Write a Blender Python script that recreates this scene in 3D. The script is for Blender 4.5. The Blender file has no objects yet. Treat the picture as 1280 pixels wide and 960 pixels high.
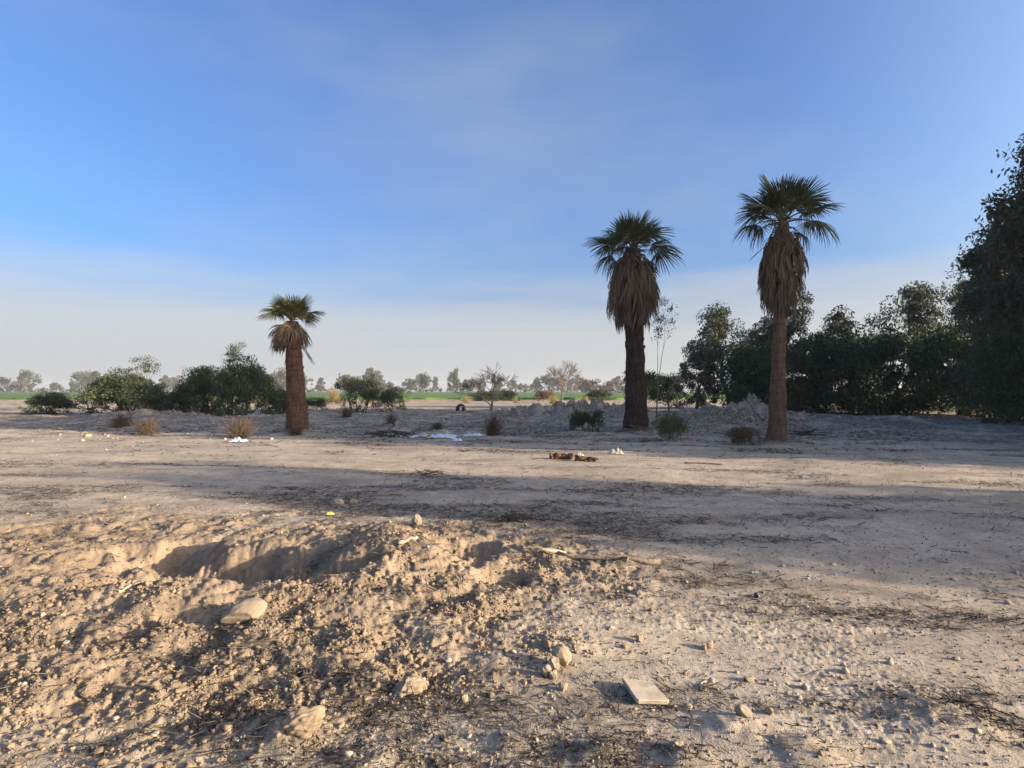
import bpy, math, random
import numpy as np
from mathutils import Vector, Matrix

# ------------------------------------------------------------------ camera, sky, sun, exposure
S = bpy.context.scene
C = S.collection
R = math.radians
SUN_EL, SUN_AZ = R(14.0), R(17.5)          # sun low on the right, a little behind the viewer
sun_dir = Vector((math.cos(SUN_EL) * math.cos(SUN_AZ), -math.cos(SUN_EL) * math.sin(SUN_AZ), math.sin(SUN_EL)))

cam_d = bpy.data.cameras.new('camera')
cam_d.sensor_width = 36.0
cam_d.lens = 36.0 * 725.0 / 1280.0
cam_d.clip_start = 0.05
cam_d.clip_end = 6000.0
cam = bpy.data.objects.new('camera', cam_d)
C.objects.link(cam)
cam.location = (0, 0, 1.6)
cam.rotation_euler = (R(90.0) + math.atan(8.0 / 725.0), 0, 0)
S.camera = cam

W = bpy.data.worlds.new('World')
S.world = W
W.use_nodes = True
wn, wl = W.node_tree.nodes, W.node_tree.links
wn.clear()
w_out = wn.new('ShaderNodeOutputWorld')
w_bg = wn.new('ShaderNodeBackground')
w_bg.inputs['Strength'].default_value = 0.10
sky = wn.new('ShaderNodeTexSky')
sky.sky_type = 'NISHITA'
sky.sun_disc = False
sky.sun_elevation = SUN_EL
sky.sun_rotation = math.atan2(sun_dir.x, sun_dir.y)
sky.air_density = 1.0
sky.dust_density = 4.0
sky.ozone_density = 3.0
w_tc = wn.new('ShaderNodeTexCoord')
w_sep = wn.new('ShaderNodeSeparateXYZ')
wl.new(w_tc.outputs['Generated'], w_sep.inputs[0])


def wmath(op, a, b=None, clamp=False):
    n = wn.new('ShaderNodeMath')
    n.operation = op
    n.use_clamp = clamp
    for i, v in enumerate((a, b)):
        if v is None:
            continue
        if isinstance(v, (int, float)):
            n.inputs[i].default_value = v
        else:
            wl.new(v, n.inputs[i])
    return n.outputs[0]


def wnoise(scale, detail, sx, sy, sz, rot=0.0):
    m = wn.new('ShaderNodeMapping')
    m.inputs['Scale'].default_value = (sx, sy, sz)
    m.inputs['Rotation'].default_value = (0, rot, 0)
    wl.new(w_tc.outputs['Generated'], m.inputs[0])
    t = wn.new('ShaderNodeTexNoise')
    t.inputs['Scale'].default_value = scale
    t.inputs['Detail'].default_value = detail
    t.inputs['Roughness'].default_value = 0.55
    wl.new(m.outputs[0], t.inputs[0])
    return t.outputs[0]


# a bank of thin high cloud low over the horizon, streaked along it, and faint wisps above
n_band = wnoise(2.0, 6, 1.0, 1.0, 9.0, 0.05)
n_wisp = wnoise(1.3, 7, 1.0, 1.0, 3.0, 0.5)
z_b = wmath('ADD', w_sep.outputs['Z'], wmath('MULTIPLY', wmath('SUBTRACT', n_band, 0.5), 0.17))
mr = wn.new('ShaderNodeMapRange')
mr.interpolation_type = 'SMOOTHSTEP'
mr.inputs['From Min'].default_value = 0.25
mr.inputs['From Max'].default_value = 0.075
mr.inputs['To Min'].default_value = 0.0
mr.inputs['To Max'].default_value = 0.84
wl.new(z_b, mr.inputs['Value'])
mr2 = wn.new('ShaderNodeMapRange')
mr2.interpolation_type = 'SMOOTHSTEP'
mr2.inputs['From Min'].default_value = 0.42
mr2.inputs['From Max'].default_value = 0.80
mr2.inputs['To Min'].default_value = 0.03
mr2.inputs['To Max'].default_value = 0.30
wl.new(n_wisp, mr2.inputs['Value'])
cl_fac = wmath('MAXIMUM', mr.outputs[0], mr2.outputs[0], True)
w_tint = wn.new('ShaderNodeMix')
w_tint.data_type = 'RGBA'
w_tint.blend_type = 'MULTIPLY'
# blue tint lifted towards the unseen sun, added for whiter fill in the shade
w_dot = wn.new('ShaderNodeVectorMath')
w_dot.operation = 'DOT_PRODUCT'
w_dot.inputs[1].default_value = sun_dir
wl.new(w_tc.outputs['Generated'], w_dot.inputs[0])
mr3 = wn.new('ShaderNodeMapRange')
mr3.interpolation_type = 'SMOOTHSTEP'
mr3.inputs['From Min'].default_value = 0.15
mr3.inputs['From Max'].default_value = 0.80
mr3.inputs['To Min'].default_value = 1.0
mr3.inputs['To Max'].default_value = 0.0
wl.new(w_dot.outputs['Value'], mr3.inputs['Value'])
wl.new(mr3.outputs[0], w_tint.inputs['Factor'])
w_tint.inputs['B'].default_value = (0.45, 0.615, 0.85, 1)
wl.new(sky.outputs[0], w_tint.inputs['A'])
w_mix = wn.new('ShaderNodeMix')
w_mix.data_type = 'RGBA'
wl.new(cl_fac, w_mix.inputs['Factor'])
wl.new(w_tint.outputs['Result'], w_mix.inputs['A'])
w_mix.inputs['B'].default_value = (1.90, 1.91, 1.93, 1)
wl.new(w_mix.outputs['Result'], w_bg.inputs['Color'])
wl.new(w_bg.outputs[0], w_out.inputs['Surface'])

sun_l = bpy.data.lights.new('sun', 'SUN')
sun_l.energy = 3.3
sun_l.angle = R(0.53)
sun_l.color = (1.0, 0.87, 0.67)
sun_o = bpy.data.objects.new('sun', sun_l)
C.objects.link(sun_o)
sun_o.rotation_euler = (-sun_dir).to_track_quat('-Z', 'Y').to_euler()
sun_o.location = (30, -10, 20)

S.view_settings.view_transform = 'Standard'
S.view_settings.look = 'None'
S.view_settings.exposure = 1.85
S.view_settings.gamma = 1.0
S.view_settings.use_curve_mapping = False
S.render.engine = 'CYCLES'
S.cycles.max_bounces = 6
S.cycles.diffuse_bounces = 3
S.cycles.volume_bounces = 0
S.cycles.transparent_max_bounces = 8

# ------------------------------------------------------------------ helpers
rng = np.random.default_rng(7)
random.seed(7)


class Perlin:
    def __init__(self, seed):
        r = np.random.default_rng(seed)
        self.p = r.permutation(1024)
        self.p = np.concatenate([self.p, self.p, self.p])
        a = r.random(1024) * 2 * math.pi
        self.g = np.stack([np.cos(a), np.sin(a)], -1)

    def __call__(self, x, y):
        x = np.asarray(x, float)
        y = np.asarray(y, float)
        xi = np.floor(x).astype(np.int64)
        yi = np.floor(y).astype(np.int64)
        fx, fy = x - xi, y - yi
        xi &= 1023
        yi &= 1023
        x1, y1 = (xi + 1) & 1023, (yi + 1) & 1023
        u = fx * fx * fx * (fx * (fx * 6 - 15) + 10)
        v = fy * fy * fy * (fy * (fy * 6 - 15) + 10)
        p, g = self.p, self.g

        def d(ix, iy, dx, dy):
            q = g[p[p[ix] + iy]]
            return q[..., 0] * dx + q[..., 1] * dy
        a = d(xi, yi, fx, fy)
        b = d(x1, yi, fx - 1, fy)
        c = d(xi, y1, fx, fy - 1)
        e = d(x1, y1, fx - 1, fy - 1)
        return (a + (b - a) * u + (c - a) * v + (a - b - c + e) * u * v) * 1.5


N = [Perlin(100 + i) for i in range(14)]


def sstep(a, b, x):
    t = np.clip((x - a) / (b - a), 0, 1)
    return t * t * (3 - 2 * t)


def gauss(x, y, cx, cy, rx, ry, rot=0.0):
    c, s = math.cos(rot), math.sin(rot)
    dx, dy = x - cx, y - cy
    a, b = (dx * c + dy * s) / rx, (-dx * s + dy * c) / ry
    return np.exp(-(a * a + b * b))


def disturbed(x, y):
    """how far the soil is dug over and crumbly (0 packed, 1 loose)"""
    m = np.maximum.reduce([gauss(x, y, -2.2, 5.0, 3.6, 2.3, 0.1), gauss(x, y, -4.5, 5.5, 3.0, 2.6),
                           0.9 * gauss(x, y, -0.4, 5.2, 1.7, 1.4), 0.95 * gauss(x, y, -1.4, 3.4, 1.6, 0.9)])
    m = m + 0.22 * N[0](x * 0.9, y * 0.9) + 0.14 * N[1](x * 2.7, y * 2.7)
    return sstep(0.28, 0.72, m)


# spoil heaps across the lot: x, y, rx, ry, height, roughness
MOUNDS = [(1.0, 34.0, 2.2, 1.6, 0.55), (4.3, 33.0, 2.4, 1.8, 0.78), (6.9, 34.5, 1.6, 1.4, 0.55), (-3.0, 37.0, 3.0, 1.5, 0.25),
          (2.4, 27.5, 2.0, 1.0, 0.24), (9.6, 25.0, 2.8, 1.7, 0.86), (12.4, 26.5, 1.6, 1.3, 0.32), (7.0, 30.0, 1.2, 1.0, 0.18),
          (15.6, 28.0, 1.6, 1.2, 0.16), (-6.0, 29.0, 2.4, 1.0, 0.16), (-0.6, 26.0, 2.0, 1.2, 0.20), (-13.0, 33.0, 3.2, 1.4, 0.22),
          (18.5, 29.0, 2.0, 1.4, 0.30), (-21.0, 34.0, 3.5, 1.6, 0.35)]


def H(x, y, fine=True):
    x = np.asarray(x, float)
    y = np.asarray(y, float)
    r = np.hypot(x, y)
    h = 0.035 * N[2](x * 0.22, y * 0.30) + 0.02 * N[3](x * 0.7, y * 1.0)
    mid = sstep(15.5, 22.0, y + 0.2 * x) * (1 - sstep(48, 62, y))
    h = h + mid * (0.12 * N[4](x * 0.33, y * 0.6) + 0.06 * np.abs(N[5](x * 1.1, y * 1.6)) + 0.05 * N[8](x * 2.3, y * 2.3))
    mm = np.zeros_like(h)
    for (cx, cy, rx, ry, hh) in MOUNDS:
        mm = mm + hh * gauss(x, y, cx, cy, rx, ry)
    h = h + mm * (1 + 0.55 * N[6](x * 1.1, y * 1.1) + 0.38 * N[7](x * 2.9, y * 2.9) + 0.20 * N[8](x * 7, y * 7) + 0.09 * N[9](x * 17, y * 17))
    # wheel ruts of the dirt track that crosses the lot
    for yy, dep in ((9.7, 0.035), (11.6, 0.04), (16.4, 0.03)):
        c = yy - 0.18 * x + 0.25 * N[9](x * 0.25, 3.3 + yy)
        h = h - dep * np.exp(-((y - c) / 0.28) ** 2) + 0.5 * dep * np.exp(-((y - c - 0.5) / 0.25) ** 2)
    # dug-over heap of loose soil in the foreground
    D = disturbed(x, y)
    h = h + 0.12 * gauss(x, y, -1.5, 5.6, 2.4, 1.4, 0.1) + 0.07 * gauss(x, y, -1.8, 3.9, 2.2, 0.8)
    lump = np.abs(N[10](x * 1.5, y * 1.7))
    h = h + D * (0.07 * (lump - 0.2) + 0.045 * N[11](x * 3.4, y * 3.8))
    for (cx, cy, rr_) in ((4.68, 21.9, 0.85), (-7.95, 21.5, 0.75), (8.12, 17.8, 0.65)):
        h = h + 0.13 * gauss(x, y, cx, cy, rr_, rr_)
    # pits
    wob = 0.24 * N[12](x * 1.6, y * 1.6) + 0.12 * N[13](x * 4.3, y * 4.3) + 0.05 * np.abs(N[0](x * 13, y * 13))

    def pit(cx, cy, rx, ry, rot, dep, lo=0.35, hi=1.0):
        c, s = math.cos(rot), math.sin(rot)
        dx, dy = x - cx, y - cy
        d = np.hypot((dx * c + dy * s) / rx, (-dx * s + dy * c) / ry) + wob
        return -dep * (1 - sstep(lo, hi, d))
    h = h + 0.20 * gauss(x, y, -1.05, 5.2, 0.45, 0.8, 0.2) + 0.12 * gauss(x, y, -2.2, 4.2, 1.2, 0.22) + pit(-2.70, 5.12, 1.60, 0.62, -0.42, 0.44, 0.15, 1.05)
    h = h + pit(-1.35, 4.85, 0.50, 0.22, 0.2, 0.20)
    h = h + pit(-3.4, 5.9, 0.6, 0.3, 0.5, 0.14)
    h = h + pit(-0.42, 5.55, 0.36, 0.40, 0.1, 0.16)
    h = h + pit(-0.10, 4.75, 0.24, 0.20, 0.0, 0.14)
    h = h + pit(-1.05, 5.35, 0.15, 0.13, 0.0, 0.09)
    h = h + pit(-1.25, 6.2, 0.17, 0.13, 0.0, 0.07)
    h = h + pit(-1.35, 5.75, 0.12, 0.12, 0.0, 0.06)
    h = h + pit(-0.85, 4.6, 0.13, 0.09, 0.0, 0.06)
    h = h + pit(-4.6, 4.3, 0.7, 0.4, 0.4, 0.2)
    # front lumps
    for (cx, cy, rr, hh) in ((-1.02, 2.64, 0.17, 0.10), (-0.62, 2.50, 0.15, 0.05), (0.38, 2.55, 0.11, 0.045), (1.05, 2.72, 0.16, 0.05),
                             (-1.75, 2.9, 0.2, 0.07), (0.02, 2.66, 0.12, 0.03), (1.3, 2.55, 0.13, 0.05), (0.75, 2.5, 0.12, 0.04),
                             (-2.4, 3.1, 0.25, 0.09), (2.1, 2.8, 0.2, 0.05)):
        h = h + hh * gauss(x, y, cx, cy, rr, rr * 0.8) * (1 + 0.3 * N[6](x * 12, y * 12))
    if fine:
        near = 1 - sstep(9, 26, r)
        k = near * (0.08 + 0.92 * D)
        b1 = np.abs(N[0](x * 6.5 + 7, y * 6.5))
        b2 = np.abs(N[1](x * 15 + 3, y * 15))
        b3 = N[3](x * 34, y * 34)
        h = h + k * (0.040 * (b1 - 0.25) + 0.024 * (b2 - 0.25) + 0.008 * b3)
        rough = sstep(-0.05, 0.35, N[4](x * 0.8 + 9, y * 1.1))
        h = h + near * (1 - D) * rough * (0.006 * N[5](x * 5, y * 8) + 0.004 * N[8](x * 17, y * 21) + 0.005 * N[6](x * 41, y * 41))
    return h


def hz(x, y):
    return float(H(np.array([x]), np.array([y]))[0])


def litter(x, y):
    """dark plant litter strewn over the soil"""
    s = 0.62 * N[5](x * 0.42 + 0.3 * y, y * 1.0 + 2) + 0.36 * N[7](x * 1.2, y * 2.8) + 0.22 * N[9](x * 3.6, y * 7)
    s = s + 0.40 * gauss(x, y, 0.6, 7.4, 2.2, 1.2, -0.18) + 0.42 * gauss(x, y, -4.2, 8.7, 3.2, 0.45, -0.15)
    s = s + 0.30 * gauss(x, y, -1.2, 10.0, 2.6, 0.6, -0.1) + 0.34 * gauss(x, y, 1.4, 11.9, 2.6, 0.3, -0.1) + 0.28 * gauss(x, y, 0.5, 3.3, 1.8, 0.5) + 0.22 * gauss(x, y, 0.9, 4.6, 1.6, 1.0) + 0.2 * gauss(x, y, 1.6, 2.8, 1.2, 0.5)
    s = s + 0.42 * sstep(17, 22, y + 0.2 * x) * (1 - sstep(48, 58, y)) - 0.22 * gauss(x, y, 3.2, 4.9, 1.3, 1.1) - 0.25 * gauss(x, y, -3.5, 11.0, 3.0, 0.9) - 0.40 * np.exp(-((y + 0.2 * x - 13.4) / 1.3) ** 2)
    return sstep(-0.08, 0.55, s)


def mesh_np(name, V, F, mats=(), smooth=False, mat_idx=None):
    V = np.asarray(V, np.float32)
    F = np.asarray(F, np.int32)
    me = bpy.data.meshes.new(name)
    k = F.shape[1]
    me.vertices.add(len(V))
    me.vertices.foreach_set('co', V.ravel())
    me.loops.add(F.size)
    me.loops.foreach_set('vertex_index', F.ravel())
    me.polygons.add(len(F))
    me.polygons.foreach_set('loop_start', np.arange(0, F.size, k, dtype=np.int32))
    try:
        me.polygons.foreach_set('loop_total', np.full(len(F), k, np.int32))
    except Exception:
        pass
    if smooth:
        me.polygons.foreach_set('use_smooth', np.ones(len(F), bool))
    for m in mats:
        me.materials.append(m)
    if mat_idx is not None:
        me.polygons.foreach_set('material_index', np.asarray(mat_idx, np.int32))
    me.update(calc_edges=True)
    me.validate()
    return me


def link(name, me, parent=None, loc=None, label=None, cat=None, group=None, kind=None):
    o = bpy.data.objects.new(name, me)
    C.objects.link(o)
    if parent is not None:
        o.parent = parent
    if loc is not None:
        o.location = loc
    for k, v in (('label', label), ('category', cat), ('group', group), ('kind', kind)):
        if v:
            o[k] = v
    return o


def thing(name, label, cat, loc, rz=0.0, group=None, scale=1.0):
    o = link(name, None, None, loc, label, cat, group)
    o.rotation_euler = (0, 0, rz)
    o.scale = (scale, scale, scale) if isinstance(scale, (int, float)) else scale
    return o


class Geo:
    """collects triangles/quads of mixed size into one mesh"""
    def __init__(self):
        self.v, self.f = [], []

    def add(self, vs, fs):
        b = len(self.v)
        self.v += [tuple(p) for p in vs]
        self.f += [tuple(i + b for i in f) for f in fs]

    def tube(self, pts, rads, k=6, cap=True):
        pts = [Vector(p) for p in pts]
        n = len(pts)
        vs = []
        up = Vector((0.13, 0.31, 0.94))
        for i, p in enumerate(pts):
            d = (pts[min(i + 1, n - 1)] - pts[max(i - 1, 0)]).normalized()
            a = d.cross(up)
            if a.length < 1e-3:
                a = d.cross(Vector((1, 0, 0)))
            a.normalize()
            b = d.cross(a)
            for j in range(k):
                t = 2 * math.pi * j / k
                vs.append(p + (a * math.cos(t) + b * math.sin(t)) * rads[i])
        fs = []
        for i in range(n - 1):
            for j in range(k):
                fs.append((i * k + j, i * k + (j + 1) % k, (i + 1) * k + (j + 1) % k, (i + 1) * k + j))
        if cap:
            fs.append(tuple(range(k))[::-1])
            fs.append(tuple((n - 1) * k + j for j in range(k)))
        self.add(vs, fs)

    def mesh(self, name, mat, smooth=True):
        me = bpy.data.meshes.new(name)
        me.from_pydata(self.v, [], self.f)
        me.materials.append(mat)
        if smooth:
            me.polygons.foreach_set('use_smooth', np.ones(len(me.polygons), bool))
        me.update()
        return me


# ------------------------------------------------------------------ materials
def mat(name):
    m = bpy.data.materials.new(name)
    m.use_nodes = True
    nt = m.node_tree
    return m, nt, nt.nodes['Principled BSDF']


def nnode(nt, t, **kw):
    n = nt.nodes.new(t)
    for k, v in kw.items():
        if k in n.inputs:
            n.inputs[k].default_value = v
        else:
            setattr(n, k, v)
    return n


def mixc(nt, fac, a, b, blend='MIX'):
    n = nt.nodes.new('ShaderNodeMix')
    n.data_type = 'RGBA'
    n.blend_type = blend
    for s, v in (('Factor', fac), ('A', a), ('B', b)):
        if isinstance(v, (int, float)):
            n.inputs[s].default_value = v
        elif isinstance(v, tuple):
            n.inputs[s].default_value = (*v, 1)
        else:
            nt.links.new(v, n.inputs[s])
    return n.outputs['Result']


def ramp(nt, val, stops):
    n = nt.nodes.new('ShaderNodeValToRGB')
    while len(n.color_ramp.elements) < len(stops):
        n.color_ramp.elements.new(0.5)
    for e, (p, c) in zip(n.color_ramp.elements, stops):
        e.position = p
        e.color = (*c, 1) if isinstance(c, tuple) else (c, c, c, 1)
    nt.links.new(val, n.inputs[0])
    return n.outputs[0]


def noise(nt, scale, detail=5, vec=None, rough=0.6):
    n = nnode(nt, 'ShaderNodeTexNoise', Scale=scale, Detail=detail, Roughness=rough)
    if vec is not None:
        nt.links.new(vec, n.inputs['Vector'])
    return n.outputs[0]


def bump(nt, bs, h, strength, dist, prev=None):
    b = nnode(nt, 'ShaderNodeBump', Strength=strength, Distance=dist)
    nt.links.new(h, b.inputs['Height'])
    if prev is not None:
        nt.links.new(prev, b.inputs['Normal'])
    nt.links.new(b.outputs[0], bs.inputs['Normal'])
    return b.outputs[0]


def mat_ground():
    m, nt, bs = mat('soil')
    geo = nt.nodes.new('ShaderNodeNewGeometry')
    pos = geo.outputs['Position']
    aD = nnode(nt, 'ShaderNodeAttribute', attribute_name='loose')
    aL = nnode(nt, 'ShaderNodeAttribute', attribute_name='litter')
    aG = nnode(nt, 'ShaderNodeAttribute', attribute_name='scrub')
    n1 = noise(nt, 0.35, 6, pos)
    n2 = noise(nt, 3.0, 7, pos)
    n3 = noise(nt, 24.0, 6, pos)
    n4 = noise(nt, 130.0, 3, pos)
    pale = mixc(nt, ramp(nt, n1, [(0.35, 0.0), (0.7, 1.0)]), (0.46, 0.362, 0.266), (0.57, 0.455, 0.34))
    pale = mixc(nt, ramp(nt, n2, [(0.42, 0.0), (0.70, 0.75)]), pale, (0.31, 0.235, 0.165))
    mpd = nnode(nt, 'ShaderNodeMapping', Scale=(0.45, 1.3, 1.0))
    nt.links.new(pos, mpd.inputs[0])
    pale = mixc(nt, ramp(nt, noise(nt, 0.9, 8, mpd.outputs[0], 0.65), [(0.48, 0.0), (0.66, 0.75)]), pale, (0.25, 0.19, 0.138))
    loose = mixc(nt, ramp(nt, n2, [(0.35, 0.0), (0.65, 1.0)]), (0.355, 0.255, 0.168), (0.235, 0.164, 0.106))
    c = mixc(nt, aD.outputs['Fac'], pale, loose)
    c = mixc(nt, aG.outputs['Fac'], c, (0.40, 0.30, 0.155))
    # fine litter, broken up by its own grain
    ad = nnode(nt, 'ShaderNodeMath', operation='MULTIPLY')
    nt.links.new(aL.outputs['Fac'], ad.inputs[0])
    nt.links.new(ramp(nt, noise(nt, 9.0, 9, pos, 0.75), [(0.40, 0.0), (0.58, 1.0)]), ad.inputs[1])
    c = mixc(nt, ad.outputs[0], c, (0.085, 0.068, 0.054))
    c = mixc(nt, ramp(nt, n3, [(0.30, 0.55), (0.55, 0.0)]), c, (0.18, 0.135, 0.095))
    c = mixc(nt, ramp(nt, n4, [(0.55, 0.0), (0.80, 0.5)]), c, (0.55, 0.49, 0.42))
    nt.links.new(c, bs.inputs['Base Color'])
    bs.inputs['Roughness'].default_value = 0.95
    bs.inputs['Specular IOR Level'].default_value = 0.12
    b = bump(nt, bs, n3, 0.6, 0.014)
    b = bump(nt, bs, n4, 0.8, 0.006, b)
    return m


def mat_grain(name, c1, c2, scale=14.0, dark=None, rough=0.93, bscale=40.0, bstr=0.6, bdist=0.01, island=0.25, coords='Object'):
    m, nt, bs = mat(name)
    tc = nt.nodes.new('ShaderNodeTexCoord')
    v = tc.outputs[coords]
    f = noise(nt, scale, 6, v)
    c = mixc(nt, ramp(nt, f, [(0.33, 0.0), (0.68, 1.0)]), c1, c2)
    if dark:
        c = mixc(nt, ramp(nt, noise(nt, scale * 2.7, 5, v), [(0.5, 0.0), (0.72, 0.8)]), c, dark)
    if island:
        g = nt.nodes.new('ShaderNodeNewGeometry')
        c = mixc(nt, 1.0, c, ramp(nt, g.outputs['Random Per Island'], [(0.0, 1 - island), (1.0, 1.0)]), 'MULTIPLY')
    nt.links.new(c, bs.inputs['Base Color'])
    bs.inputs['Roughness'].default_value = rough
    bs.inputs['Specular IOR Level'].default_value = 0.2
    bump(nt, bs, noise(nt, bscale, 5, v), bstr, bdist)
    return m


def mat_leaf(name, c1, c2, c3=None, transl=0.18, rough=0.6):
    m, nt, bs = mat(name)
    g = nt.nodes.new('ShaderNodeNewGeometry')
    oi = nt.nodes.new('ShaderNodeObjectInfo')
    st = [(0.0, c1), (0.75, c2)]
    if c3:
        st += [(1.0, c3)]
    c = ramp(nt, g.outputs['Random Per Island'], st)
    c = mixc(nt, 1.0, c, ramp(nt, oi.outputs['Random'], [(0.0, 0.8), (1.0, 1.15)]), 'MULTIPLY')
    nt.links.new(c, bs.inputs['Base Color'])
    bs.inputs['Roughness'].default_value = rough
    bs.inputs['Specular IOR Level'].default_value = 0.3
    tr = nt.nodes.new('ShaderNodeBsdfTranslucent')
    nt.links.new(c, tr.inputs['Color'])
    mx = nt.nodes.new('ShaderNodeMixShader')
    mx.inputs[0].default_value = transl
    out = nt.nodes['Material Output']
    nt.links.new(bs.outputs[0], mx.inputs[1])
    nt.links.new(tr.outputs[0], mx.inputs[2])
    nt.links.new(mx.outputs[0], out.inputs['Surface'])
    return m


def mat_palm_bark(name, c1, c2, dark):
    m, nt, bs = mat(name)
    tc = nt.nodes.new('ShaderNodeTexCoord')
    mp = nnode(nt, 'ShaderNodeMapping', Scale=(5.0, 5.0, 1.1))
    nt.links.new(tc.outputs['Object'], mp.inputs[0])
    mp2 = nnode(nt, 'ShaderNodeMapping', Scale=(1.2, 1.2, 9.0))
    nt.links.new(tc.outputs['Object'], mp2.inputs[0])
    f = noise(nt, 1.6, 6, tc.outputs['Object'])
    fib = noise(nt, 3.2, 7, mp.outputs[0], 0.7)
    ring = noise(nt, 1.5, 5, mp2.outputs[0])
    c = mixc(nt, ramp(nt, f, [(0.35, 0.0), (0.65, 1.0)]), c1, c2)
    c = mixc(nt, ramp(nt, fib, [(0.35, 0.85), (0.55, 0.0)]), c, dark)
    c = mixc(nt, ramp(nt, ring, [(0.38, 0.5), (0.52, 0.0)]), c, dark)
    nt.links.new(c, bs.inputs['Base Color'])
    bs.inputs['Roughness'].default_value = 0.9
    bs.inputs['Specular IOR Level'].default_value = 0.15
    b = bump(nt, bs, fib, 0.9, 0.05)
    bump(nt, bs, ring, 0.7, 0.04, b)
    return m


def mat_plain(name, c, rough=0.6, var=0.15):
    m, nt, bs = mat(name)
    tc = nt.nodes.new('ShaderNodeTexCoord')
    f = noise(nt, 9.0, 6, tc.outputs['Object'])
    d = tuple(v * (1 - var * 2) for v in c)
    nt.links.new(mixc(nt, ramp(nt, f, [(0.35, 0.0), (0.65, 1.0)]), d, c), bs.inputs['Base Color'])
    bs.inputs['Roughness'].default_value = rough
    return m


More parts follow.
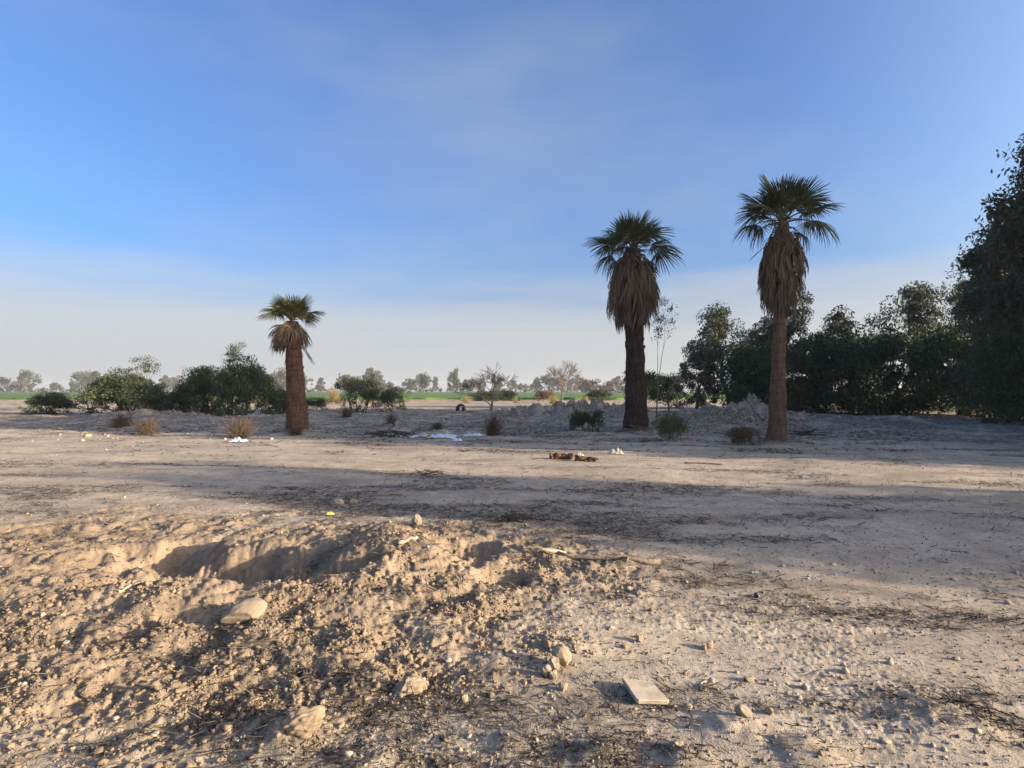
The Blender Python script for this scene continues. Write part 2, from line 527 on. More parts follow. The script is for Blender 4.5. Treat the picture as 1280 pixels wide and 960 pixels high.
M = {
    'soil': mat_ground(),
    'clod': mat_grain('clod_earth', (0.35, 0.252, 0.166), (0.21, 0.148, 0.097), 9.0, None, coords='Object'),
    'pebble': mat_grain('pebble_stone', (0.50, 0.41, 0.31), (0.34, 0.27, 0.20), 6.0, None),
    'stone': mat_grain('river_stone', (0.31, 0.24, 0.17), (0.26, 0.20, 0.14), 7.0, (0.22, 0.17, 0.12), bstr=0.35, bdist=0.006, island=0),
    'pale_stone': mat_grain('pale_lime_stone', (0.36, 0.275, 0.19), (0.28, 0.21, 0.14), 16.0, (0.25, 0.18, 0.12), bscale=55, bstr=0.8, island=0),
    'grey_stone': mat_grain('grey_stone', (0.31, 0.25, 0.185), (0.23, 0.185, 0.14), 12.0, (0.20, 0.16, 0.13), island=0),
    'slab': mat_grain('cement_tile', (0.50, 0.41, 0.305), (0.43, 0.345, 0.255), 9.0, (0.26, 0.205, 0.15), bstr=0.35, bdist=0.004, island=0),
    'litter': mat_grain('plant_litter', (0.10, 0.075, 0.055), (0.05, 0.04, 0.032), 3.0, None, island=0.5, bstr=0.2),
    'straw': mat_grain('dry_straw', (0.34, 0.25, 0.15), (0.22, 0.155, 0.095), 3.0, None, island=0.5, bstr=0.2),
    'wood': mat_grain('weathered_wood', (0.30, 0.235, 0.17), (0.17, 0.125, 0.088), 10.0, (0.07, 0.05, 0.04), island=0),
    'pale_wood': mat_grain('pale_splinter_wood', (0.48, 0.40, 0.29), (0.36, 0.28, 0.19), 10.0, None, island=0),
    'rotten': mat_grain('rotten_wood', (0.17, 0.085, 0.048), (0.09, 0.048, 0.030), 8.0, (0.035, 0.022, 0.016), island=0),
    'bark': mat_grain('tree_bark', (0.13, 0.10, 0.078), (0.075, 0.058, 0.046), 6.0, None, island=0),
    'bare_bark': mat_grain('bare_bark', (0.19, 0.16, 0.13), (0.13, 0.105, 0.085), 6.0, None, island=0),
    'palm_a': mat_palm_bark('palm_bark_red', (0.18, 0.092, 0.054), (0.13, 0.068, 0.042), (0.038, 0.022, 0.017)),
    'palm_b': mat_palm_bark('palm_bark_dark', (0.095, 0.058, 0.041), (0.055, 0.036, 0.028), (0.018, 0.014, 0.012)),
    'palm_c': mat_palm_bark('palm_bark_brown', (0.21, 0.12, 0.077), (0.155, 0.092, 0.062), (0.068, 0.042, 0.031)),
    'frond': mat_leaf('palm_frond_green', (0.045, 0.062, 0.022), (0.070, 0.090, 0.030), (0.13, 0.13, 0.050), 0.2, 0.45),
    'stalk': mat_leaf('palm_stalk', (0.10, 0.105, 0.04), (0.14, 0.13, 0.05), None, 0.05, 0.5),
    'frond_y': mat_leaf('palm_frond_yellow_green', (0.060, 0.070, 0.018), (0.10, 0.105, 0.026), (0.16, 0.14, 0.045), 0.25, 0.45),
    'dead_frond': mat_leaf('palm_frond_dead', (0.085, 0.056, 0.036), (0.145, 0.098, 0.063), (0.20, 0.142, 0.095), 0.1, 0.85),
    'euc': mat_leaf('eucalyptus_leaf', (0.036, 0.046, 0.027), (0.070, 0.078, 0.043), (0.125, 0.108, 0.060)),
    'dense': mat_leaf('dark_green_leaf', (0.024, 0.046, 0.016), (0.044, 0.074, 0.024), (0.070, 0.098, 0.034)),
    'shrub': mat_leaf('shrub_leaf', (0.040, 0.055, 0.024), (0.068, 0.085, 0.036), (0.11, 0.11, 0.048)),
    'sage': mat_leaf('sage_leaf', (0.060, 0.072, 0.034), (0.095, 0.108, 0.052), (0.14, 0.135, 0.066)),
    'olive': mat_leaf('olive_leaf', (0.070, 0.080, 0.026), (0.11, 0.115, 0.036), (0.16, 0.145, 0.055)),
    'dry': mat_leaf('dry_brush', (0.105, 0.070, 0.046), (0.17, 0.115, 0.072), (0.24, 0.17, 0.10), 0.1, 0.85),
    'gold': mat_leaf('dry_golden_grass', (0.30, 0.20, 0.075), (0.38, 0.26, 0.11), None, 0.2, 0.8),
    'far_green': mat_leaf('far_leaf_green', (0.050, 0.062, 0.034), (0.085, 0.095, 0.048), (0.13, 0.125, 0.065)),
    'far_brown': mat_leaf('far_twig_brown', (0.12, 0.09, 0.068), (0.17, 0.13, 0.098), (0.22, 0.17, 0.13)),
    'crop': mat_leaf('crop_green', (0.065, 0.13, 0.020), (0.085, 0.165, 0.025), (0.11, 0.18, 0.035), 0.2),
    'weed': mat_leaf('weed_green', (0.06, 0.085, 0.025), (0.10, 0.13, 0.04)),
    'white_plastic': mat_plain('white_plastic_sheet', (0.72, 0.74, 0.78), 0.4, 0.08),
    'cream': mat_plain('cream_scrap', (0.50, 0.44, 0.34), 0.6, 0.1),
    'yellow': mat_plain('yellow_wrapper', (0.72, 0.70, 0.16), 0.4, 0.1),
    'black': mat_plain('black_plastic', (0.02, 0.02, 0.022), 0.4, 0.1),
    'rubber': mat_plain('tyre_rubber', (0.025, 0.025, 0.026), 0.8, 0.1),
    'pink': mat_plain('pink_plastic', (0.60, 0.20, 0.24), 0.5, 0.1),
    'green_plastic': mat_plain('green_plastic', (0.05, 0.22, 0.14), 0.4, 0.1),
}

# ------------------------------------------------------------------ ground: one sheet out to the horizon
def build_ground():
    front = np.linspace(-R(52), R(52), 820)
    back = np.linspace(R(52), 2 * math.pi - R(52), 62)[1:-1]
    az = np.concatenate([front, back])
    rad = np.concatenate([[0.005, 0.3, 0.8, 1.3], np.geomspace(1.75, 9, 430), np.geomspace(9, 60, 270)[1:], np.geomspace(60, 1500, 60)[1:]])
    A, RR = np.meshgrid(az, rad)
    X, Y = RR * np.sin(A), RR * np.cos(A)
    Z = H(X, Y)
    fade = 1 - sstep(300, 500, RR)
    Z = Z * fade
    V = np.stack([X, Y, Z], -1).reshape(-1, 3)
    na, nr = len(az), len(rad)
    i = np.arange(nr - 1)[:, None] * na
    j = np.arange(na)[None, :]
    j2 = (j + 1) % na
    F = np.stack([i + j, i + j2, i + na + j2, i + na + j], -1).reshape(-1, 4)[:, ::-1]
    me = mesh_np('ground', V, F, [M['soil']], smooth=True)
    x, y = V[:, 0].astype(float), V[:, 1].astype(float)
    scrub = sstep(0.0, 0.5, N[2](x * 0.11, y * 0.30) + 0.2) * sstep(58, 80, y) * 0.8
    for nm, val in (('loose', disturbed(x, y)), ('litter', litter(x, y)), ('scrub', scrub)):
        a = me.attributes.new(nm, 'FLOAT', 'POINT')
        a.data.foreach_set('value', np.asarray(val, np.float32))
    return link('ground', me, kind='structure')


build_ground()


def build_field():
    """low green crop on the far side of the lot: uneven upper face with a ragged front edge"""
    xs = np.linspace(-520, 520, 900)
    ys = np.concatenate([[100.0], np.geomspace(100.2, 420, 70)])
    X, Y = np.meshgrid(xs, ys)
    X = X * (Y / 420 * 0.75 + 0.25)
    edge = 3.0 * N[3](X * 0.05, Y * 0 + 2) + 1.2 * N[5](X * 0.3, Y * 0 + 5)
    Yd = Y + edge
    Z = 0.34 + 0.10 * N[4](X * 0.5, Yd * 0.2) + 0.06 * N[7](X * 2.1, Yd * 0.9)
    Z[0, :] = -0.05
    V = np.stack([X, Yd, Z], -1).reshape(-1, 3)
    n = len(xs)
    i = np.arange(len(ys) - 1)[:, None] * n
    j = np.arange(n - 1)[None, :]
    F = np.stack([i + j, i + j + 1, i + n + j + 1, i + n + j], -1).reshape(-1, 4)
    m, nt, bs = mat('crop_field')
    geo = nt.nodes.new('ShaderNodeNewGeometry')
    mp = nnode(nt, 'ShaderNodeMapping', Scale=(0.02, 0.07, 1))
    nt.links.new(geo.outputs['Position'], mp.inputs[0])
    f = noise(nt, 1.0, 6, mp.outputs[0])
    f2 = noise(nt, 1.5, 5, geo.outputs['Position'])
    c = ramp(nt, f, [(0.30, (0.14, 0.14, 0.04)), (0.45, (0.08, 0.14, 0.020)), (0.62, (0.06, 0.155, 0.016)), (0.8, (0.15, 0.15, 0.045))])
    c = mixc(nt, ramp(nt, f2, [(0.4, 0.4), (0.6, 0.0)]), c, (0.03, 0.06, 0.012))
    nt.links.new(c, bs.inputs['Base Color'])
    bs.inputs['Roughness'].default_value = 0.9
    bump(nt, bs, f2, 0.8, 0.2)
    o = link('crop_field', mesh_np('crop_field', V, F, [m], True), kind='stuff')
    o['label'] = 'flat bright green crop field beyond the dirt lot'


build_field()

# ------------------------------------------------------------------ loose clods, pebbles and litter (uncountable)
def ico(sub):
    t = (1 + 5 ** 0.5) / 2
    v = np.array([(-1, t, 0), (1, t, 0), (-1, -t, 0), (1, -t, 0), (0, -1, t), (0, 1, t), (0, -1, -t), (0, 1, -t), (t, 0, -1), (t, 0, 1), (-t, 0, -1), (-t, 0, 1)], float)
    f = [(0, 11, 5), (0, 5, 1), (0, 1, 7), (0, 7, 10), (0, 10, 11), (1, 5, 9), (5, 11, 4), (11, 10, 2), (10, 7, 6), (7, 1, 8),
         (3, 9, 4), (3, 4, 2), (3, 2, 6), (3, 6, 8), (3, 8, 9), (4, 9, 5), (2, 4, 11), (6, 2, 10), (8, 6, 7), (9, 8, 1)]
    v /= np.linalg.norm(v, axis=1)[:, None]
    v = [tuple(p) for p in v]
    for _ in range(sub):
        cache, nf = {}, []

        def midp(a, b):
            k = (min(a, b), max(a, b))
            if k not in cache:
                p = np.array(v[a]) + np.array(v[b])
                v.append(tuple(p / np.linalg.norm(p)))
                cache[k] = len(v) - 1
            return cache[k]
        for a, b, c in f:
            x, y, z = midp(a, b), midp(b, c), midp(c, a)
            nf += [(a, x, z), (b, y, x), (c, z, y), (x, y, z)]
        f = nf
    return np.array(v), np.array(f)


def scatter_rocks(name, P, size, sub, matr, jit, squash, smooth, seed, label, sink=0.25):
    r = np.random.default_rng(seed)
    v0, f0 = ico(sub)
    n, k = len(P), len(v0)
    J = 1 + jit * (r.random((n, k)) - 0.5) * 2
    sc = np.stack([r.uniform(0.7, 1.35, n), r.uniform(0.7, 1.2, n), r.uniform(*squash, n)], -1)
    V = v0[None] * J[..., None] * sc[:, None, :]
    a, t = r.random(n) * 6.283, (r.random(n) - 0.5) * 0.7
    ca, sa, ct, st = np.cos(a), np.sin(a), np.cos(t), np.sin(t)
    x, y, z = V[..., 0], V[..., 1], V[..., 2]
    x, z = x * ct[:, None] - z * st[:, None], x * st[:, None] + z * ct[:, None]
    x, y = x * ca[:, None] - y * sa[:, None], x * sa[:, None] + y * ca[:, None]
    V = np.stack([x, y, z], -1) * size[:, None, None]
    zb = H(P[:, 0], P[:, 1]) + size * (0.55 - sink)
    V = V + np.concatenate([P, zb[:, None]], 1)[:, None, :]
    F = (f0[None] + (np.arange(n) * k)[:, None, None]).reshape(-1, 3)
    o = link(name, mesh_np(name, V.reshape(-1, 3), F, [matr], smooth), kind='stuff')
    o['label'] = label
    return o


def sample(n, xr, yr, fn, seed, near=True):
    r = np.random.default_rng(seed)
    out = []
    tot = 0
    while tot < n:
        m = n * 4
        if near:   # even density over a strip that widens with distance
            y = yr[0] * (yr[1] / yr[0]) ** r.random(m)
            x = (xr[0] + (xr[1] - xr[0]) * r.random(m)) * y / yr[1]
        else:
            y = r.uniform(*yr, m)
            x = r.uniform(*xr, m)
        k = r.random(m) < fn(x, y)
        out.append(np.stack([x[k], y[k]], -1))
        tot += int(k.sum())
    return np.concatenate(out)[:n]


def clumpy(x, y):
    return sstep(-0.25, 0.45, N[6](x * 1.7, y * 1.7) + 0.5 * N[8](x * 4, y * 4))


rr = np.random.default_rng(21)
P = sample(7500, (-9.5, 9.5), (1.9, 9.0), lambda x, y: disturbed(x, y) * (0.15 + 0.85 * clumpy(x, y)) * (1 - 0.72 * sstep(4.2, 5.2, y)), 31)
scatter_rocks('loose_soil_clods', P, 0.0056 * (rr.pareto(2.6, len(P)) + 1).clip(1, 3.4), 1, M['clod'], 0.30, (0.55, 0.95), False, 41,
              'loose crumbly tan soil clods over the dug-up heap')
P = sample(9000, (-10, 10), (1.9, 9.0), lambda x, y: 0.25 + 0.75 * disturbed(x, y) * clumpy(x, y), 32)
scatter_rocks('soil_crumbs', P, 0.0045 * (rr.pareto(2.8, len(P)) + 1).clip(1, 2.6), 0, M['clod'], 0.2, (0.6, 1.0), False, 42,
              'fine tan soil crumbs sprinkled over the bare ground')
P = sample(1500, (-22, 22), (2.2, 24.0), lambda x, y: 0.2 + 0.8 * clumpy(x * 0.5, y * 0.7) * (1 - 0.5 * disturbed(x, y)), 33)
scatter_rocks('scattered_pebbles', P, 0.006 * (rr.pareto(2.4, len(P)) + 1).clip(1, 4.0) * (0.85 + P[:, 1] * 0.015), 1, M['pebble'], 0.26, (0.4, 0.8), True, 43,
              'small pale pebbles scattered over the packed dirt')
P = sample(2200, (-20, 20), (18.0, 40.0), lambda x, y: 0.03 + 0.97 * sstep(0.12, 0.5, sum(hh * gauss(x, y, cx, cy, rx * 1.2, ry * 1.2) for cx, cy, rx, ry, hh in MOUNDS)), 34, False)
scatter_rocks('mound_rubble', P, 0.025 * (rr.pareto(2.2, len(P)) + 1).clip(1, 4.5), 1, M['pebble'], 0.25, (0.5, 0.95), True, 44,
              'grey rubble and clods strewn over the spoil mounds')


def scatter_sticks(name, P, ln, rad, matr, seed, label, align=0.0, lift=0.006, tilt=0.25):
    r = np.random.default_rng(seed)
    n = len(P)
    a = r.random(n) * 6.283 * (1 - align) + align * (r.normal(0, 0.35, n))
    el = np.abs(r.normal(0, tilt, n))
    d = np.stack([np.cos(a) * np.cos(el), np.sin(a) * np.cos(el), np.sin(el)], -1)
    side = np.stack([-np.sin(a), np.cos(a), np.zeros(n)], -1)
    up = np.cross(d, side)
    base = np.concatenate([P, (H(P[:, 0], P[:, 1]) + lift)[:, None]], 1)
    rings = []
    bend = (r.random(n) - 0.5) * 0.35
    for t, rs in ((0.0, 1.0), (0.5, 0.85), (1.0, 0.45)):
        c = base + d * (ln * t)[:, None] + side * (ln * bend * math.sin(t * math.pi))[:, None]
        for j in range(3):
            th = 2.094 * j
            rings.append(c + (side * math.cos(th) + up * math.sin(th)) * (rad * rs)[:, None])
    V = np.stack(rings, 1)
    fs = []
    for i in range(2):
        for j in range(3):
            fs.append((i * 3 + j, i * 3 + (j + 1) % 3, (i + 1) * 3 + (j + 1) % 3, (i + 1) * 3 + j))
    F = (np.array(fs)[None] + (np.arange(n) * 9)[:, None, None]).reshape(-1, 4)
    o = link(name, mesh_np(name, V.reshape(-1, 3), F, [matr], False), kind='stuff')
    o['label'] = label


P = sample(5200, (-16, 16), (2.2, 16.0), lambda x, y: litter(x, y) ** 1.2 + 0.03, 51)
scatter_sticks('dark_twig_litter', P, rr.uniform(0.03, 0.16, len(P)) * (0.6 + P[:, 1] * 0.05), rr.uniform(0.0015, 0.0045, len(P)) * (0.7 + P[:, 1] * 0.06), M['litter'], 61,
               'dark brown twig litter strewn in bands over the dirt')
P = sample(2600, (-14, 14), (2.2, 14.0), lambda x, y: 0.15 + 0.5 * litter(x, y) + 0.3 * disturbed(x, y), 52)
scatter_sticks('pale_straw_litter', P, rr.uniform(0.03, 0.14, len(P)) * (0.7 + P[:, 1] * 0.03), rr.uniform(0.001, 0.003, len(P)) * (0.8 + P[:, 1] * 0.05), M['straw'], 62,
               'pale straw and dry stalk litter scattered on the soil')
P = sample(6000, (-30, 30), (14.0, 40.0), lambda x, y: litter(x, y) ** 1.5 + 0.02, 53)
scatter_sticks('brushwood_litter', P, 0.08 + 0.07 * rr.pareto(3.0, len(P)).clip(0, 5), rr.uniform(0.005, 0.012, len(P)), M['litter'], 63,
               'dark fallen brushwood lying between the palms and mounds', 0.3)


def scatter_flakes(name, P, size, matr, seed, label):
    r = np.random.default_rng(seed)
    n = len(P)
    a = r.random(n) * 6.283
    u = np.stack([np.cos(a), np.sin(a), r.normal(0, 0.3, n)], -1)
    w = np.stack([-np.sin(a), np.cos(a), r.normal(0, 0.4, n)], -1)
    b = np.concatenate([P, (H(P[:, 0], P[:, 1]) + size * 0.35 + 0.003)[:, None]], 1)
    s1, s2 = (size * r.uniform(0.7, 1.6, n))[:, None], (size * r.uniform(0.3, 0.6, n))[:, None]
    V = np.stack([b - u * s1, b - w * s2, b + u * s1, b + w * s2], 1)
    V[:, 2, 2] += size * 0.5
    F = np.arange(n * 4).reshape(n, 4)
    o = link(name, mesh_np(name, V.reshape(-1, 3), F, [matr], False), kind='stuff')
    o['label'] = label


P = sample(32000, (-24, 24), (2.2, 26.0), lambda x, y: litter(x, y) ** 1.6 + 0.12, 54)
scatter_flakes('leaf_litter', P, rr.uniform(0.004, 0.012, len(P)) * (0.6 + P[:, 1] * 0.09), M['litter'], 64,
               'dark crumbled leaf litter in patches on the ground')

# ------------------------------------------------------------------ single stones and lumps
def stone_mesh(name, seed, dims, matr, sub=3, rough=0.10, freq=2.2, flat=0.0, facets=7):
    v, f = ico(sub)
    px, py = Perlin(seed), Perlin(seed + 1)
    d = 1 + rough * (px(v[:, 0] * freq + v[:, 2] * 1.7, v[:, 1] * freq - v[:, 2] * 1.3) + 0.5 * py(v[:, 0] * freq * 2.4 - v[:, 2] * 2, v[:, 1] * freq * 2.4 + v[:, 2] * 2)
                     + 0.12 * px(v[:, 0] * freq * 6 + v[:, 2] * 4, v[:, 1] * freq * 6))
    rf = np.random.default_rng(seed)
    for _ in range(facets):      # broken faces
        n = rf.normal(size=3)
        n /= np.linalg.norm(n)
        v = v - np.maximum(v @ n - rf.uniform(0.55, 0.8), 0)[:, None] * n
    v = v * d[:, None]
    if flat:
        v[:, 2] = np.sign(v[:, 2]) * np.abs(v[:, 2]) ** (1 - flat)
    return mesh_np(name, v * np.array(dims) * 0.5, f, [matr], True)


def stone(name, x, y, dims, matr, label, seed, rz=0.0, tilt=(0, 0), sink=0.3, group=None, cat='stone', dz=0.0, **kw):
    zs = min(hz(x, y), hz(x + dims[0] * 0.2, y), hz(x - dims[0] * 0.2, y))
    o = link(name, stone_mesh(name, seed, dims, matr, **kw), None, (x, y, hz(x, y) + dims[2] * (0.5 - sink) + dz), label, cat, group)
    o.rotation_euler = (tilt[0], tilt[1], rz)
    return o


stone('boulder', -1.76, 3.83, (0.285, 0.19, 0.155), M['stone'], 'large smooth oval stone beside the dark pit in the dug-up soil', 5, 0.35, (0.1, -0.32), 0.24, sub=4, rough=0.07, freq=1.3, facets=1)
stone('rock', -0.55, 3.08, (0.20, 0.12, 0.115), M['pale_stone'], 'pale chalky rough-edged rock at the foot of the soil heap', 6, 0.25, (0, -0.12), 0.25, sub=4, rough=0.20, freq=1.6)
stone('rock', 0.282, 3.35, (0.12, 0.11, 0.13), M['pale_stone'], 'round tan rock, biggest of the small cluster', 8, 0, (0, 0), 0.18, rough=0.10, freq=1.6)
stone('rock', 0.235, 3.28, (0.075, 0.06, 0.095), M['grey_stone'], 'upright tan rock leaning on the round rock of the cluster', 9, 0.4, (0, 0.2), 0.2, rough=0.2)
stone('rock', 0.183, 3.21, (0.07, 0.065, 0.08), M['grey_stone'], 'grey rounded rock at the shaded end of the cluster', 10, 0.0, (0, 0), 0.15, rough=0.12)
stone('rock', 0.226, 3.19, (0.05, 0.05, 0.062), M['grey_stone'], 'narrow grey rock between the cluster rocks', 11, 0.6, (0.2, 0), 0.15, rough=0.14)
stone('rock', 0.27, 3.08, (0.058, 0.05, 0.05), M['pale_stone'], 'little round pebble just in front of the rock cluster', 12, 0, (0, 0), 0.2)
stone('rock', -1.04, 6.40, (0.115, 0.10, 0.15), M['stone'], 'upright blocky stone on the crest of the soil heap', 13, 0.5, (0, 0.15), 0.15, rough=0.2, freq=1.6)
stone('rock', 1.115, 2.80, (0.088, 0.065, 0.06), M['stone'], 'speckled oval rock on the packed soil past the cement slab', 14, -0.5, (0, 0.3), 0.2, rough=0.09)
stone('rock', 1.265, 2.865, (0.045, 0.04, 0.042), M['pale_stone'], 'small round tan stone next to the speckled oval rock', 15, 0, (0, 0), 0.2)
stone('rock', -0.245, 2.98, (0.045, 0.045, 0.05), M['pale_stone'], 'small tan stone beside the pale chalky rock', 16, 0, (0, 0), 0.2)
stone('rock', -2.47, 8.25, (0.24, 0.15, 0.12), M['stone'], 'broad beige stone at the edge of the shaded track', 17, 0.1, (0, 0), 0.3, rough=0.14)
stone('rock', -2.26, 8.32, (0.13, 0.11, 0.10), M['grey_stone'], 'brown stone touching the broad beige stone by the track', 18, 0.3, (0, 0), 0.3, rough=0.14)
stone('rock', 0.80, 3.66, (0.05, 0.045, 0.062), M['pale_stone'], 'upright pebble behind the flat cement slab', 19, 0, (0, 0), 0.15, rough=0.2)
stone('rock', 1.225, 3.60, (0.052, 0.035, 0.062), M['pale_stone'], 'tilted pale pebble beside a round grey one', 20, 0.3, (0, -0.4), 0.15, rough=0.15)
stone('rock', 1.178, 3.58, (0.036, 0.036, 0.036), M['grey_stone'], 'round grey pebble beside a tilted pale one', 22, 0, (0, 0), 0.2)
stone('rock', 0.92, 4.60, (0.075, 0.06, 0.055), M['stone'], 'grey-brown stone near the end of the dry branch', 23, 0.4, (0, 0), 0.2, rough=0.16)
stone('rock', -2.2, 3.03, (0.08, 0.07, 0.06), M['clod'], 'reddish clod in the gravelly dip of the heap', 24, 0.4, (0, 0), 0.3, rough=0.25)
stone('soil_lump', -0.93, 2.64, (0.20, 0.16, 0.13), M['clod'], 'big sunlit crumbling earth lump in the foreground', 25, 0.4, (0, 0), 0.42, cat='soil lump', sub=4, rough=0.20, freq=1.5)
stone('soil_lump', 0.73, 2.58, (0.075, 0.06, 0.05), M['pale_stone'], 'pale rounded earth lump in the foreground shade', 26, 0.4, (0, 0), 0.4, cat='soil lump', rough=0.25)
stone('soil_lump', -0.20, 3.56, (0.085, 0.07, 0.065), M['clod'], 'tan earth lump between chalky rock and rock cluster', 27, 0.4, (0, 0), 0.3, cat='soil lump', rough=0.28, freq=2.6)
stone('rock', 1.30, 3.20, (0.075, 0.05, 0.035), M['stone'], 'flat broken stone chip by the curled dry root', 28, 0.1, (0, 0.15), 0.2, rough=0.14)

# larger clods of the heap, each an object, sharing a few meshes
cl_me = [stone_mesh('soil_clod', 70 + i, (1, 0.85 + 0.05 * i, 0.72), M['clod'], 2, 0.32, 2.4) for i in range(6)]
P = sample(80, (-8.5, 5.0), (2.5, 7.4), lambda x, y: disturbed(x, y) * clumpy(x, y) * (1 - 0.7 * sstep(4.2, 5.2, y)), 77)
r2 = np.random.default_rng(5)
for i, (x, y) in enumerate(P):
    s = float(0.028 * (1 + min(r2.pareto(2.2), 1.6)))
    o = link('soil_clod', cl_me[i % 6], None, (x, y, hz(x, y) + s * 0.12), 'hard tan earth clod lying loose on the dug-up soil', 'soil clod', 'clods on the dug-up heap')
    o.scale = (s * r2.uniform(0.8, 1.3), s, s * r2.uniform(0.8, 1.1))
    o.rotation_euler = (r2.uniform(-.4, .4), r2.uniform(-.4, .4), r2.uniform(0, 6.28))

# ------------------------------------------------------------------ rubbish and fallen wood
def slab():
    # broken cement tile with chipped rim
    pts = [(-0.092, 0.112), (-0.02, 0.108), (-0.012, 0.098), (0.052, 0.096), (0.099, -0.086), (0.090, -0.094), (-0.048, -0.108), (-0.058, -0.098)]
    n = len(pts)
    g = Geo()
    t, b = 0.020, 0.004
    top = [(x * 0.955, y * 0.955, t) for x, y in pts]
    rim = [(x, y, t - b) for x, y in pts]
    bot = [(x * 0.98, y * 0.98, 0) for x, y in pts]
    fs = [tuple(range(n)), tuple(range(2 * n, 3 * n))[::-1]]
    for i in range(n):
        j = (i + 1) % n
        fs += [(i, n + i, n + j, j), (n + i, 2 * n + i, 2 * n + j, n + j)]
    g.add(top + rim + bot, fs)
    o = link('cement_tile', g.mesh('cement_tile', M['slab'], False), None, (0.685, 3.02, hz(0.685, 3.02) + 0.016), 'broken flat square cement tile lying on the foreground soil', 'tile')
    o.rotation_euler = (0.05, 0.07, 0.0)
    o.scale = (1.08, 0.92, 1.1)


slab()


def sheet(name, x, y, w, d, matr, label, cat, seed, hgt=0.12, rz=0.0):
    """a crumpled piece of film or paper: jagged outline, sharp creases"""
    n = 13
    p, q = Perlin(seed), Perlin(seed + 1)
    g = np.linspace(-1, 1, n)
    X, Y = np.meshgrid(g, g)
    a = np.arctan2(Y, X)
    k = 0.78 + 0.30 * p(np.cos(a) * 2.1, np.sin(a) * 2.1)
    Z = hgt * (np.abs(p(X * 1.9 + 3, Y * 1.9)) * 1.1 + 0.6 * np.abs(q(X * 4.1, Y * 4.1))) * (1.05 - 0.9 * np.maximum(np.abs(X), np.abs(Y)) ** 2)
    X2, Y2 = X * k * w / 2 + 0.05 * w * q(X * 3, Y * 3), Y * k * d / 2
    c, s = math.cos(rz), math.sin(rz)
    XX, YY = X2 * c - Y2 * s, X2 * s + Y2 * c
    zg = H(XX + x, YY + y) - hz(x, y)
    V = np.stack([XX, YY, Z + zg + 0.012], -1).reshape(-1, 3)
    i = np.arange(n - 1)[:, None] * n
    j = np.arange(n - 1)[None, :]
    F = np.stack([i + j, i + j + 1, i + n + j + 1, i + n + j], -1).reshape(-1, 4)
    return link(name, mesh_np(name, V, F, [matr]), None, (x, y, hz(x, y)), label, cat)


sheet('plastic_sheet', -2.30, 19.35, 1.05, 0.85, M['white_plastic'], 'crumpled bluish-white plastic sheet, largest of the rubbish', 'plastic sheet', 201, 0.20)
sheet('plastic_sheet', -3.15, 19.7, 0.75, 0.7, M['white_plastic'], 'flat greyish-white plastic film with a cream scrap on it', 'plastic sheet', 203, 0.10)
sheet('plastic_sheet', -1.35, 19.9, 0.75, 0.9, M['white_plastic'], 'pale plastic sheet trailing from the dry brown bush', 'plastic sheet', 205, 0.16, -0.5)
sheet('plastic_bag', -1.72, 18.3, 0.40, 0.35, M['white_plastic'], 'small torn white bag in front of the large plastic sheet', 'plastic bag', 207, 0.12)
sheet('plastic_bag', -4.05, 20.6, 0.34, 0.3, M['white_plastic'], 'small white bag lying near the brushwood pile', 'plastic bag', 209, 0.14)
sheet('paper_scrap', -2.95, 19.5, 0.4, 0.28, M['cream'], 'cream scrap lying on the flat plastic film', 'paper', 211, 0.10).location.z += 0.07
sheet('paper_scrap', -2.45, 21.4, 0.45, 0.35, M['cream'], 'upright cream scrap behind the large plastic sheet', 'paper', 213, 0.26)
sheet('plastic_bag', -8.55, 18.1, 0.65, 0.45, M['white_plastic'], 'torn white bag beside the dead brown grass', 'plastic bag', 215, 0.16)
sheet('paper_scrap', 0.345, 4.97, 0.11, 0.075, M['cream'], 'bright cream paper scrap on loose soil before the dry branch', 'paper', 217, 0.02, 0.2)
sheet('paper_scrap', 2.10, 5.06, 0.085, 0.075, M['cream'], 'pale crumpled scrap on the packed pale soil', 'paper', 219, 0.04)
sheet('wrapper', -2.32, 7.42, 0.13, 0.07, M['yellow'], 'crumpled bright yellow wrapper at the heap edge', 'wrapper', 221, 0.05)
sheet('plastic_bag', 5.75, 18.9, 0.30, 0.22, M['pink'], 'faded pink plastic bag at the foot of a mound', 'plastic bag', 223, 0.14)
sheet('plastic_bag', 1.6, 13.9, 0.28, 0.2, M['cream'], 'small cream scrap beside the rotten wood chunks', 'paper', 225, 0.1)
sheet('plastic_bag', 2.62, 14.6, 0.42, 0.25, M['cream'], 'cream crumpled scrap on the sunlit strip past the wood', 'paper', 227, 0.16)
sheet('plastic_strip', -0.42, 7.35, 0.35, 0.06, M['green_plastic'], 'thin green plastic strip beside the heap of dark twigs', 'plastic strip', 229, 0.03, -0.2)

# short white pipe piece / bottle neck and black cap
stone('bottle_cap', 1.885, 4.48, (0.05, 0.04, 0.042), M['black'], 'black plastic lump alone on the pale packed soil', 30, 0.3, (0, 0), 0.15, cat='plastic lump', rough=0.1)


